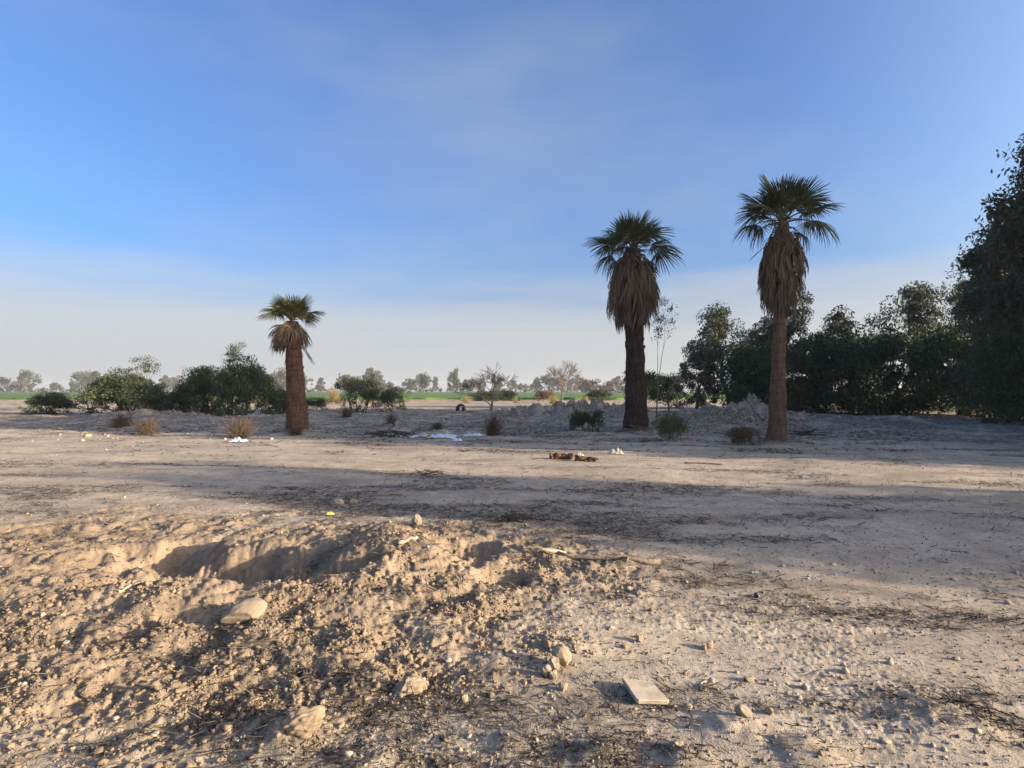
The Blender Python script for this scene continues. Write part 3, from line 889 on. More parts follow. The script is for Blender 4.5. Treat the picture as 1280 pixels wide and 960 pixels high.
def log(name, x, y, ln, rad, rz, matr, label, seed, cat='wood', bend=0.06, taper=0.8, tilt=0.0, jag=0.15):
    r = random.Random(seed)
    root = thing(name, label, cat, (x, y, hz(x, y)), rz)
    g = Geo()
    pts, rads = [], []
    c, s = math.cos(rz), math.sin(rz)
    for i in range(9):
        t = i / 8
        px = (t - 0.5) * ln
        py = bend * ln * math.sin(t * 3.1) + r.uniform(-.3, .3) * rad
        wz = hz(x + px * c - py * s, y + px * s + py * c) - hz(x, y)
        pts.append((px, py, max(wz, -0.05) + rad * 0.75 + tilt * t * ln))
        rads.append(rad * (1 - (1 - taper) * t) * r.uniform(1 - jag, 1 + jag))
    g.tube(pts, rads, 9)
    if jag > 0.2:      # broken, split wood: knock every corner about
        g.v = [(p[0] + r.gauss(0, 0.2) * rad, p[1] + r.gauss(0, 0.22) * rad, p[2] + r.gauss(0, 0.2) * rad) for p in g.v]
    link('limb', g.mesh(name, matr, jag <= 0.2), root)
    return root, pts, rads


# the long dry branch: flattened bark-edged limb with splintered pale end
root, pts, rads = log('dry_branch', 0.88, 5.30, 0.92, 0.027, math.pi - 0.12, M['wood'], 'long dry grey branch with splintered pale end on the soil', 3, 'branch', 0.05, 0.6)
rb = random.Random(9)
for i in range(7):
    g = Geo()
    a = rb.uniform(-0.5, 0.5)
    l = rb.uniform(0.14, 0.36)
    p0 = Vector(pts[-1]) - Vector((rb.uniform(0.0, 0.1), 0, 0.0))
    d = Vector((math.cos(a), math.sin(a), rb.uniform(0.0, 0.14)))
    g.tube([p0, p0 + d * l * 0.5 + Vector((0, rb.uniform(-.02, .02), 0.015)), p0 + d * l], [0.009, 0.007, 0.003], 5)
    link('splinter', g.mesh('splinter', M['pale_wood']), root)
g = Geo()
g.tube([Vector(pts[3]), Vector(pts[3]) + Vector((-0.05, 0.10, 0.03)), Vector(pts[3]) + Vector((-0.02, 0.22, 0.01))], [0.012, 0.008, 0.004], 5)
link('side_twig', g.mesh('side_twig', M['wood']), root)

log('rotten_wood', 1.14, 13.45, 0.52, 0.075, -0.06, M['rotten'], 'rotten reddish-brown wood chunk, longer of the pair', 12, jag=0.4)
log('rotten_wood', 1.66, 13.05, 0.46, 0.07, -0.3, M['rotten'], 'rotten reddish-brown wood chunk, shorter and skewed of the pair', 13, jag=0.4)
log('fallen_stick', -1.95, 9.0, 0.5, 0.018, 0.1, M['wood'], 'straight grey stick on the shaded track behind the heap', 14, 'stick')
log('fallen_stick', 4.1, 12.4, 0.8, 0.02, -0.25, M['wood'], 'thin dark stick lying on the sunlit pale strip', 15, 'stick')
log('fallen_stick', -2.75, 4.25, 0.22, 0.010, 1.0, M['pale_wood'], 'short bleached stick propped in the dark pit', 17, 'stick', 0.1, 0.7)
log('root_piece', 1.06, 3.14, 0.16, 0.006, 0.75, M['pale_wood'], 'curled thin dry root on the foreground soil', 18, 'root', 0.25, 0.5)
log('fallen_stick', -0.90, 5.02, 0.17, 0.018, 0.3, M['pale_wood'], 'short pale wood stub stuck in the loose heap', 19, 'stick', 0.0, 0.8, 0.25)


def pile(name, x, y, n, ln, w, d, h, matr, label, cat, seed, rad=0.012, flat=0.25):
    r = random.Random(seed)
    root = thing(name, label, cat, (x, y, hz(x, y)))
    for i in range(n):
        g = Geo()
        a = r.uniform(0, 6.28) if r.random() < 0.35 else r.gauss(0, 0.35)
        l = ln * r.uniform(0.4, 1.0)
        px, py = r.gauss(0, w * 0.25), r.gauss(0, d * 0.25)
        pz = r.uniform(0.02, h) + hz(x + px, y + py) - hz(x, y)
        e = r.gauss(0, flat)
        D = Vector((math.cos(a) * math.cos(e), math.sin(a) * math.cos(e), math.sin(e)))
        p0 = Vector((px, py, pz)) - D * l * 0.5
        rr_ = rad * r.uniform(0.6, 1.4)
        g.tube([p0, p0 + D * l * 0.5 + Vector((0, 0, r.uniform(-.04, .04))), p0 + D * l], [rr_, rr_ * 0.8, rr_ * 0.4], 5)
        link('stick', g.mesh('stick', matr), root)
    return root


pile('brushwood_pile', -4.2, 20.2, 46, 1.1, 1.5, 0.9, 0.22, M['litter'], 'low dark brushwood pile on the grey lot beside plastic rubbish', 'brushwood', 31)
pile('twig_heap', 0.02, 6.95, 26, 0.42, 0.55, 0.25, 0.05, M['litter'], 'small heap of dark twigs on the dark littered soil', 'twigs', 32, 0.006)
pile('twig_heap', -1.55, 11.0, 16, 0.5, 0.5, 0.2, 0.08, M['litter'], 'little dark twig heap on the shaded dirt track', 'twigs', 33, 0.007)
pile('brushwood_pile', 10.6, 20.8, 30, 0.9, 1.3, 0.6, 0.16, M['litter'], 'dark sticks piled by the slim palm trunk', 'brushwood', 34)

pile('frond_litter', 4.6, 21.25, 26, 0.8, 1.7, 0.5, 0.10, M['straw'], 'fallen frond stalks around the thick palm foot', 'frond litter', 35, 0.012)
pile('frond_litter', -7.9, 20.9, 22, 0.6, 1.4, 0.4, 0.08, M['straw'], 'fallen frond stalks around the short palm foot', 'frond litter', 36, 0.010)
pile('frond_litter', 8.2, 17.3, 20, 0.6, 1.3, 0.4, 0.08, M['straw'], 'fallen frond stalks around the slim palm foot', 'frond litter', 37, 0.010)

# ------------------------------------------------------------------ old tyre half buried with white ring
def tyre(x, y):
    root = thing('old_tyre', 'black discarded tyre with a pale rim half sunk in the lot', 'tyre', (x, y, hz(x, y)))
    v, f = [], []
    n, k = 28, 10
    for i in range(n):
        a = 2 * math.pi * i / n
        for j in range(k):
            b = 2 * math.pi * j / k
            rr_ = 0.30 + 0.085 * math.cos(b)
            v.append((0.16 * math.sin(b), rr_ * math.cos(a), rr_ * math.sin(a)))
            f.append((i * k + j, i * k + (j + 1) % k, ((i + 1) % n) * k + (j + 1) % k, ((i + 1) % n) * k + j))
    me = mesh_np('tyre', np.array(v), np.array(f), [M['rubber']], True)
    t = link('tread', me, root, (0, 0, 0.24))
    t.rotation_euler = (0, 0, -0.7)
    g = Geo()
    g.tube([(0.15, 0.22 * math.cos(a), 0.22 * math.sin(a)) for a in np.linspace(0, 6.283, 22)], [0.02] * 22, 6, False)
    q = link('rim', g.mesh('rim', M['cream']), root, (0, 0, 0.24))
    q.rotation_euler = (0, 0, -0.7)


tyre(-3.4, 38.5)

# ------------------------------------------------------------------ palms
def fan_mesh(name, seed, petiole, blade, matr, droop, nseg=30):
    """fan leaf: channelled stalk along +X, pleated segments, split drooping tips"""
    r = random.Random(seed)
    g = Geo()
    pp = []
    for i in range(5):
        t = i / 4
        pp.append(Vector((petiole * t, 0, 0.10 * petiole * math.sin(t * 1.8) - 0.14 * petiole * t * t)))
    gs = Geo()
    gs.tube(pp, [0.030, 0.024, 0.020, 0.017, 0.014], 5)
    hub = pp[-1]
    span = R(112)
    for i in range(nseg):
        a = -span + 2 * span * (i + 0.5) / nseg + r.uniform(-.02, .02)
        L = blade * (0.70 + 0.30 * math.cos(a * 0.75)) * r.uniform(0.88, 1.06)
        half = span / nseg * 1.05
        dr = droop * r.uniform(0.6, 1.3)

        def P(t, off, lift):
            an = a + off
            q = t * L
            return hub + Vector((math.cos(an) * q, math.sin(an) * q, lift - dr * (t ** 2.4) * L - 0.12 * abs(math.sin(a)) * q))
        ts = [0.05, 0.42, 0.68, 0.86]
        hw = [half, half, half * 0.55, half * 0.26]
        vs = []
        for t, w in zip(ts, hw):
            lift = 0.028 * blade * min(1, t / 0.4) * (1 - t * 0.4)
            vs += [P(t, -w, 0), P(t, 0, lift), P(t, w, 0)]
        vs.append(P(1.0, r.uniform(-.06, .06), -0.05 * L * r.random()))
        fs = []
        for s in range(3):
            b = s * 3
            fs += [(b, b + 1, b + 4, b + 3), (b + 1, b + 2, b + 5, b + 4)]
        fs += [(9, 10, 12), (10, 11, 12)]
        g.add(vs, fs)
    return g.mesh(name, matr, False), gs.mesh('stalk', M['stalk'])


def dead_mesh(name, seed, ln, wid, matr):
    """withered frond: bent stalk and a closed fan of shrivelled strips hanging along -Z; outward is +X"""
    r = random.Random(seed)
    g = Geo()
    st = ln * 0.30
    g.tube([(0, 0, 0), (0.10, 0, 0.0), (0.16, 0, -st * 0.5), (0.15, 0, -st)], [0.022, 0.02, 0.014, 0.012], 4)
    for i in range(13):
        y0 = (i / 12 - 0.5) * wid * 0.35 + r.uniform(-.02, .02)
        y1 = (i / 12 - 0.5) * wid + r.uniform(-.06, .06)
        L = ln * r.uniform(0.62, 1.0)
        w = r.uniform(0.010, 0.024)
        x1 = 0.15 + r.uniform(-0.05, 0.11)
        vs = []
        for t, k in ((0, 0.8), (0.35, 1.0), (0.75, 0.8)):
            yy = y0 + (y1 - y0) * t
            xx = 0.15 + (x1 - 0.15) * math.sin(t * 2.2) + r.uniform(-.015, .015)
            zz = -st * 0.85 - (L - st * 0.85) * t
            vs += [(xx, yy - w * k, zz), (xx + w * 0.8, yy, zz), (xx, yy + w * k, zz)]
        vs.append((x1 - 0.03, y1 + r.uniform(-.03, .03), -L))
        fs = []
        for s in range(2):
            b = s * 3
            fs += [(b, b + 1, b + 4, b + 3), (b + 1, b + 2, b + 5, b + 4)]
        fs += [(6, 7, 9), (7, 8, 9)]
        g.add(vs, fs)
    return g.mesh(name, matr, False)


def trunk_mesh(name, prof, matr, seed, lean, k=44, rows=130, rough=0.03):
    p, q = Perlin(seed), Perlin(seed + 5)
    z1 = prof[-1][0]
    zs = np.linspace(prof[0][0], z1, rows)
    rd = np.interp(zs, [a for a, _ in prof], [b for _, b in prof])
    th = np.linspace(0, 2 * math.pi, k, endpoint=False)
    T, Z = np.meshgrid(th, zs)
    RD = rd[:, None] * np.ones_like(T)
    c, s = np.cos(T), np.sin(T)
    n = p(c * 2.2 + Z * 0.5, s * 2.2 + Z * 0.7) * 0.06 + p(c * 6 + Z * 2, s * 6 - Z * 2) * rough * 1.3
    rings = np.abs(((Z * 9 + 1.2 * q(c * 1.5, s * 1.5 + Z * 0.4)) % 1) - 0.5) * rough * 0.9
    fibre = q(T * 9, Z * 1.3) * rough * 0.8
    RD = RD * (1 + n) + rings + fibre
    lx = lean * (Z / z1) ** 1.3
    V = np.stack([RD * c + lx, RD * s, Z], -1).reshape(-1, 3)
    i = np.arange(rows - 1)[:, None] * k
    j = np.arange(k)[None, :]
    F = np.stack([i + j, i + (j + 1) % k, i + k + (j + 1) % k, i + k + j], -1).reshape(-1, 4)
    return mesh_np(name, V, F, [matr], True)


def basis(out, up):
    x = Vector(out).normalized()
    y = Vector(up).cross(x).normalized()
    z = x.cross(y)
    return Matrix((x, y, z)).transposed()


def palm(x, y, label, prof, lean, bark, frond_mat, crown_z, fronds, blade, petiole, dead, seed, stubs=0, stalks=(), bias=None):
    r = random.Random(seed)
    root = thing('fan_palm', label, 'palm tree', (x, y, hz(x, y) - 0.12), 0, 'fan palms standing on the dirt lot')
    link('trunk', trunk_mesh('trunk', prof, bark, seed, lean, rough=0.062 if stubs > 50 else 0.05), root)
    z1 = prof[-1][0]

    def axis(z):
        return lean * (max(z, 0) / z1) ** 1.3
    fm = [fan_mesh('frond', seed + i, petiole * q, blade, frond_mat, d) for i, (d, q) in enumerate(((0.08, 0.85), (0.22, 1.0), (0.40, 1.3), (0.62, 1.4)))]
    for (az, el) in fronds:
        az, el = az + r.uniform(-8, 8), el + r.uniform(-4, 4)
        a, e = R(az), R(el)
        out = Vector((math.cos(a) * math.cos(e), math.sin(a) * math.cos(e), math.sin(e)))
        up = Vector((-math.cos(a) * math.sin(e), -math.sin(a) * math.sin(e), math.cos(e))) + 0.0 * out
        rollv = Vector((-math.sin(a), math.cos(a), 0))
        up = up + rollv * r.uniform(-0.6, 0.6)
        me = fm[0 if el > 60 else 1 if el > 35 else 2 if el > 5 else 3]
        o = link('frond', me[0], root)
        link('stalk', me[1], o)
        B = basis(out, up)
        sc = r.uniform(0.72, 1.12)
        o.matrix_local = Matrix.Translation((axis(crown_z) + out.x * 0.10, out.y * 0.10, crown_z + r.uniform(-0.06, 0.14))) @ B.to_4x4() @ Matrix.Scale(sc, 4)
    # a few withered fans still held out among the green ones
    wm = fan_mesh('withered_frond', seed + 9, petiole * 1.05, blade * 0.85, M['dead_frond'], 0.75, 20)
    for k in range(7):
        a, e = R(r.uniform(0, 360)), R(r.uniform(-55, -12))
        out = Vector((math.cos(a) * math.cos(e), math.sin(a) * math.cos(e), math.sin(e)))
        up = Vector((-math.cos(a) * math.sin(e), -math.sin(a) * math.sin(e), math.cos(e))) + Vector((-math.sin(a), math.cos(a), 0)) * r.uniform(-0.9, 0.9)
        o = link('withered_frond', wm[0], root)
        link('stalk', wm[1], o)
        o.matrix_local = Matrix.Translation((axis(crown_z), 0, crown_z - 0.15)) @ basis(out, up).to_4x4() @ Matrix.Scale(r.uniform(0.7, 1.0), 4)
    # skirt of dead fronds
    dm = [dead_mesh('dead_frond', seed + 50 + i, l, w, M['dead_frond']) for i, (l, w) in enumerate(((1.0, 0.34), (1.0, 0.22), (0.9, 0.42), (1.1, 0.28)))]
    n, (za, zb), (ra, rmax, rb), ln, flare = dead
    for i in range(n):
        t = (i + r.random()) / n
        z = za + (zb - za) * t
        rad = rb + (rmax - rb) * math.sin(min(t / 0.5, 1) * math.pi * 0.5) if t < 0.5 else ra + (rmax - ra) * math.cos((t - 0.5) * math.pi) ** 0.8
        rad *= r.uniform(0.86, 1.08)
        a = r.uniform(0, 2 * math.pi)
        if bias is not None and r.random() < 0.45:
            a = r.gauss(math.pi, 0.8)
        o = link('dead_frond', dm[i % 4], root)
        tip = flare * r.uniform(0.2, 1.3) * (1.4 if bias is not None and math.cos(a) < 0 else 1.0)
        rot = Matrix.Rotation(a, 4, 'Z') @ Matrix.Rotation(-tip, 4, 'Y') @ Matrix.Rotation(r.gauss(0, 0.10), 4, 'X')
        o.matrix_local = Matrix.Translation((axis(z) + math.cos(a) * (rad - 0.16), math.sin(a) * (rad - 0.16), z)) @ rot @ Matrix.Scale(ln * r.uniform(0.75, 1.15), 4)
    # cut leaf bases on the upper trunk
    if stubs:
        g = Geo()
        g.add([(-0.02, -0.06, 0), (-0.02, 0.06, 0), (0.08, -0.045, 0.10), (0.08, 0.045, 0.10), (0.10, -0.03, 0.20), (0.10, 0.03, 0.20), (0.05, -0.035, 0.20), (0.05, 0.035, 0.20), (-0.03, -0.05, 0.16), (-0.03, 0.05, 0.16)],
              [(0, 1, 3, 2), (2, 3, 5, 4), (4, 5, 7, 6), (6, 7, 9, 8), (0, 2, 4, 6, 8), (1, 9, 7, 5, 3)])
        sm = g.mesh('leaf_base', bark, False)
        for i in range(stubs):
            z = (0.5 + 0.5 * math.sqrt(r.random())) * (za + 0.2) if stubs > 50 else r.uniform(0.15, 0.95) * za
            a = r.uniform(0, 6.283)
            rad = np.interp(z, [p[0] for p in prof], [p[1] for p in prof])
            o = link('leaf_base', sm, root, (axis(z) + math.cos(a) * rad * 0.97, math.sin(a) * rad * 0.97, z))
            o.rotation_euler = (0, 0, a)
            o.scale = (0.9, 1.1, 1.0) if stubs > 50 else (0.5, 1.3, 0.7)
    for (a, zt, l, fl) in stalks:
        g = Geo()
        c, s = math.cos(R(a)), math.sin(R(a))
        pts = [(axis(zt) + c * (0.2 + fl * t ** 1.5 * l), s * (0.2 + fl * t ** 1.5 * l), zt - l * t + 0.25 * fl * l * math.sin(t * 2.4)) for t in np.linspace(0, 1, 7)]
        g.tube(pts, [0.014, 0.014, 0.013, 0.012, 0.011, 0.016, 0.006], 4)
        link('dead_stalk', g.mesh('dead_stalk', M['dead_frond']), root)
    return root


def ring(n, el, off, keep=None):
    return [(off + 360.0 * i / n, el) for i in range(n)]


# middle palm: thick dark trunk, full skirt
fr = ring(4, 82, 10) + ring(6, 67, 30) + ring(5, 50, 15) + [(182, 30), (165, 20), (0, 34), (12, 22), (196, 6), (176, -16), (352, 8), (20, 6), (90, 25), (270, 30), (230, 24), (310, 26), (110, 10)]
palm(4.68, 21.9, 'thick-trunked palm with dark bark and a long full skirt of dead fronds',
     [(-0.1, 0.56), (0.12, 0.465), (0.8, 0.39), (2.0, 0.34), (3.4, 0.31), (4.3, 0.325), (5.0, 0.335), (6.9, 0.24)], -0.10, M['palm_b'], M['frond'], 6.86, fr, 0.88, 0.62,
     (170, (4.95, 6.75), (0.34, 0.76, 0.36), 1.28, 0.08), 11, 60)
# short palm on the left
fr = ring(5, 80, 10) + ring(8, 60, 20) + [(0, 40), (180, 38), (60, 42), (120, 44), (240, 40), (300, 44), (178, 14), (2, 22), (350, 12), (10, 4), (195, 26), (90, 20)]
palm(-7.95, 21.5, 'short palm with a stout reddish trunk and sparse drooping dead fronds',
     [(-0.1, 0.46), (0.15, 0.395), (1.0, 0.35), (2.0, 0.30), (2.8, 0.265), (3.4, 0.25), (4.1, 0.18)], -0.22, M['palm_a'], M['frond_y'], 4.16, fr, 0.63, 0.40,
     (70, (3.55, 4.08), (0.20, 0.44, 0.34), 0.92, 0.42), 12, 34,
     ((20, 3.5, 0.9, 0.5), (-20, 3.45, 1.1, 0.65), (0, 3.4, 0.7, 0.25), (170, 3.4, 0.8, 0.1), (190, 3.2, 0.75, 0.15), (200, 3.4, 1.1, 0.05), (345, 3.6, 1.25, 0.6)), bias=1)
# tall slim palm on the right
fr = ring(4, 82, 30) + ring(6, 64, 12) + ring(5, 46, 20) + [(180, 24), (192, 10), (172, -4), (200, -20), (0, 24), (12, 8), (350, -6), (90, 18), (270, 22), (230, 12), (310, 10), (185, 48)]
palm(8.12, 17.8, 'tall slim palm with smooth brown trunk and a narrow dead-frond skirt',
     [(-0.1, 0.37), (0.15, 0.285), (0.6, 0.235), (2.0, 0.195), (3.6, 0.158), (4.6, 0.145), (6.8, 0.14)], 0.24, M['palm_c'], M['frond'], 6.84, fr, 0.86, 0.62,
     (130, (4.75, 6.65), (0.28, 0.54, 0.22), 1.10, 0.10), 13, 34, ((200, 5.6, 1.0, 0.5), (185, 6.3, 0.9, 1.0)))

# ------------------------------------------------------------------ trees and shrubs
def grow(r, p, d, L, rad, lvl, tubes, tips, spread, ratio, nch, gnarl, gravity=0.0):
    pts, rads = [p.copy()], [rad]
    n = 4
    for i in range(n):
        d = (d + Vector((r.gauss(0, gnarl), r.gauss(0, gnarl), r.gauss(0, gnarl) + gravity))).normalized()
        p = p + d * (L / n)
        pts.append(p.copy())
        rads.append(rad * (1 - 0.42 * (i + 1) / n))
    tubes.append((pts, rads, lvl))
    if lvl == 0:
        tips.append((p, d))
        return
    if lvl <= 1:
        tips.append((pts[2], d))
    k = nch if isinstance(nch, int) else r.randint(*nch)
    a0 = r.uniform(0, 6.28)
    for i in range(k):
        a = a0 + 6.283 * i / k + r.uniform(-.5, .5)
        s = spread * r.uniform(0.6, 1.25)
        u = d.cross(Vector((0.3, 0.5, 0.8))).normalized()
        v = d.cross(u)
        nd = (d * math.cos(s) + (u * math.cos(a) + v * math.sin(a)) * math.sin(s)).normalized()
        b = pts[-1] if (i == 0 or r.random() < 0.55) else pts[2 + (i % 2)]
        grow(r, b, nd, L * ratio * r.uniform(0.8, 1.15), rads[-1] * 0.78, lvl - 1, tubes, tips, spread, ratio, nch, gnarl, gravity)


def wood_mesh(name, tubes, matr, minr=0.0):
    g = Geo()
    for pts, rads, lvl in tubes:
        g.tube(pts, [max(q, minr) for q in rads], 7 if lvl > 2 else 5 if lvl > 0 else 3, False)
    return g.mesh(name, matr)


def leaf_mesh(name, centers, crad, nper, size, aspect, matr, seed, hang=0.0, squash=0.8):
    r = np.random.default_rng(seed)
    Cn = np.array([tuple(c) for c in centers], float)
    n = len(Cn) * nper
    idx = np.repeat(np.arange(len(Cn)), nper)
    cr = crad * r.uniform(0.55, 1.25, len(Cn))[idx]
    d = r.normal(size=(n, 3))
    d /= np.linalg.norm(d, axis=1)[:, None]
    rad = cr * r.random(n) ** 0.45
    P = Cn[idx] + d * rad[:, None] * np.array([1, 1, squash])
    P[:, 2] = np.maximum(P[:, 2], 0.03)
    u = r.normal(size=(n, 3))
    u[:, 2] -= hang * 2.2
    u /= np.linalg.norm(u, axis=1)[:, None]
    w = np.cross(u, r.normal(size=(n, 3)))
    w /= np.linalg.norm(w, axis=1)[:, None] + 1e-6
    s = (size * r.uniform(0.6, 1.35, n) * r.uniform(0.7, 1.35, len(Cn))[idx])[:, None]
    V = np.stack([P - u * s, P - w * s * aspect, P + u * s, P + w * s * aspect], 1).reshape(-1, 3)
    F = np.arange(n * 4).reshape(n, 4)
    return mesh_np(name, V, F, [matr], False)


def make_tree(seed, h, spread_r, leafmat, bark='bark', trunk_r=0.18, lvl=4, nch=(2, 3), spread=0.5, ratio=0.72, crad=0.7, nper=60, leaf=0.09, aspect=0.35, hang=0.3, stems=1, extra=0, low=0.25, trunk_frac=0.3, high=0.9):
    """returns (wood mesh, crown mesh) of a tree whose height is about h"""
    r = random.Random(seed)
    tubes, tips = [], []
    for s in range(stems):
        d = Vector((r.gauss(0, 0.08 + 0.25 * (stems > 1)), r.gauss(0, 0.08 + 0.25 * (stems > 1)), 1)).normalized()
        grow(r, Vector((r.gauss(0, 0.05 * stems), r.gauss(0, 0.05 * stems), -0.15)), d, h * trunk_frac, trunk_r, lvl, tubes, tips, spread, ratio, nch, 0.12, 0.03)
    top = max(t[0].z for t in tips)
    wid = sorted(max(abs(t[0].x), abs(t[0].y)) for t in tips)[int(len(tips) * 0.93)]
    kz, kx = (h - crad * 0.7) / top, max((spread_r - crad * 0.7) / max(wid, 0.01), 0.2)
    tubes = [([Vector((p.x * kx, p.y * kx, p.z * kz)) for p in pts], rads, l) for pts, rads, l in tubes]
    cs = [Vector((t[0].x * kx, t[0].y * kx, t[0].z * kz)) for t in tips]
    for i in range(extra):
        a, q = r.uniform(0, 6.28), spread_r * math.sqrt(r.random()) * 0.9
        cs.append(Vector((math.cos(a) * q, math.sin(a) * q, h * (low + (high - low) * r.random() * (1 - 0.5 * (q / spread_r) ** 2)))))
    return wood_mesh('trunk', tubes, M[bark]), leaf_mesh('crown', cs, crad, nper, leaf, aspect, M[leafmat], seed, hang)


def plant(name, meshes, x, y, label, cat, group=None, rz=None, sc=1.0, sink=0.0, flat=False):
    z = 0.0 if flat else hz(x, y)
    o = thing(name, label, cat, (x, y, z - sink), random.uniform(0, 6.28) if rz is None else rz, group, sc)
    w = link('trunk' if cat == 'tree' else 'stems', meshes[0], o)
    if cat != 'tree':
        w['kind'] = 'stuff'
    link('crown' if cat == 'tree' else 'foliage', meshes[1], o)
    return o


EUC = [make_tree(300 + i, 8.0, 3.0, 'euc', trunk_r=0.24, lvl=4, nch=(2, 3), crad=0.74, nper=150, leaf=0.105, aspect=0.38, hang=0.35, extra=60, low=0.06, spread=0.62) for i in range(4)]
TALL = [make_tree(360 + i, 14.5, 3.8, 'euc', trunk_r=0.34, lvl=5, nch=(2, 3), crad=1.0, nper=100, leaf=0.14, aspect=0.40, hang=0.35, extra=120, low=0.06, spread=0.55) for i in range(2)]
PEP = [make_tree(310 + i, 6.0, 3.0, 'dense', trunk_r=0.22, lvl=4, nch=(2, 3), crad=0.82, nper=130, leaf=0.105, aspect=0.40, hang=0.6, extra=140, low=0.04, spread=0.6) for i in range(2)]
SHR = [make_tree(320 + i, 2.6, 1.7, 'shrub', trunk_r=0.05, lvl=3, nch=3, crad=0.34, nper=75, leaf=0.058, aspect=0.38, hang=0.1, stems=5, extra=55, low=0.03, high=0.55, spread=0.6, trunk_frac=0.42) for i in range(3)]
SAGE = [make_tree(326 + i, 2.6, 1.7, 'sage', trunk_r=0.05, lvl=3, nch=3, crad=0.32, nper=55, leaf=0.058, aspect=0.36, hang=0.1, stems=5, extra=28, low=0.03, high=0.5, spread=0.65, trunk_frac=0.42) for i in range(2)]
WIL = make_tree(330, 4.3, 1.3, 'shrub', trunk_r=0.06, lvl=4, nch=2, crad=0.34, nper=30, leaf=0.06, aspect=0.3, hang=0.2, stems=2, spread=0.4, trunk_frac=0.4)
SAP = make_tree(331, 6.4, 0.95, 'shrub', trunk_r=0.045, lvl=4, nch=2, crad=0.34, nper=30, leaf=0.06, aspect=0.3, hang=0.6, stems=1, spread=0.4, trunk_frac=0.42, bark='bare_bark')
OLI = make_tree(332, 3.1, 1.5, 'olive', trunk_r=0.10, lvl=4, nch=(2, 3), crad=0.45, nper=50, leaf=0.07, aspect=0.4, hang=0.1, extra=25, low=0.3)
BUS = [make_tree(340 + i, 0.9, 0.72, mm, trunk_r=0.016, lvl=3, nch=3, crad=0.16, nper=24, leaf=0.032, aspect=0.32, hang=-0.25, stems=7, extra=45, low=0.05, spread=0.6, trunk_frac=0.5)
       for i, mm in enumerate(('shrub', 'olive', 'dry'))]


def twig_bush(seed, h, w, matr, n=220):
    """leafless bush: many thin stems fanning from the base"""
    r = random.Random(seed)
    g, g2 = Geo(), Geo()
    for i in range(n):
        a, s = r.uniform(0, 6.28), min(abs(r.gauss(0, 0.85)), 1.5)
        l = h * r.uniform(0.5, 1.1) * (1.0 if s < 0.9 else 0.7)
        d = Vector((math.cos(a) * math.sin(s) * w / h * 0.62, math.sin(a) * math.sin(s) * w / h * 0.62, math.cos(s)))
        p = Vector((r.gauss(0, 0.08 * w), r.gauss(0, 0.08 * w), 0))
        m = p + d * l * 0.55 + Vector((r.gauss(0, .03), r.gauss(0, .03), 0.03))
        e = p + d * l + Vector((r.gauss(0, .06), r.gauss(0, .06), r.gauss(0, .04)))
        t = g if i % 3 == 0 else g2
        t.tube([p, m, e], [0.007, 0.005, 0.002], 3, False)
        for k in range(3):
            q = m + (e - m) * r.random()
            t.tube([q, q + Vector((r.gauss(0, .08), r.gauss(0, .08), r.uniform(0, .13))) * h], [0.003, 0.0015], 3, False)
    return g.mesh('stems', matr), g2.mesh('twigs', matr)


DRYB = [twig_bush(350 + i, 0.75, 0.9, M['dry']) for i in range(2)]

# shrubs on the lot
plant('dry_bush', DRYB[0], -0.65, 20.4, 'round leafless reddish-brown bush beside the plastic rubbish', 'bush', None, 0.4, 1.15)
plant('low_bush', BUS[0], 2.9, 22.4, 'dark green low bush between the mounds and thick palm', 'bush', None, 1.0, (1.0, 1.0, 1.05))
plant('low_bush', BUS[1], 4.95, 18.2, 'olive-green low bush at the foot of the mound near thick palm', 'bush', None, 2.0, (0.78, 0.78, 1.0))
plant('low_bush', BUS[2], 6.85, 17.0, 'brownish dry low bush beside the slim palm trunk', 'bush', None, 3.0, (0.62, 0.62, 0.68))
plant('dead_grass', DRYB[1], -9.2, 19.6, 'dead brown grass clump behind the torn white bag', 'dry grass', None, 0.3, (1.5, 1.2, 0.95))
plant('dead_grass', DRYB[0], -7.6, 20.4, 'low dead grass clump between bag and short palm', 'dry grass', None, 2.3, (1.1, 1.0, 0.5))
plant('dead_grass', DRYB[1], -3.0, 23.4, 'flattened tan grass clump behind the plastic sheets', 'dry grass', None, 1.3, (1.3, 0.9, 0.45))
plant('dead_grass', DRYB[0], -5.6, 27.0, 'grey dead shrub on the lot past the short palm', 'dry grass', None, 4.0, (1.0, 0.9, 0.75))
plant('dead_grass', DRYB[1], -9.4, 33.0, 'grey low brush patch behind the short palm', 'dry grass', None, 5.0, (1.8, 1.2, 0.8))
plant('dead_grass', DRYB[0], -13.2, 21.0, 'wide brown grass tussock far along the strip edge', 'dry grass', None, 5.0, (1.8, 1.4, 0.8))
plant('dead_grass', DRYB[1], -16.5, 24.5, 'pale dead tussock below the leafy thicket', 'dry grass', None, 1.0, (1.6, 1.4, 0.9))

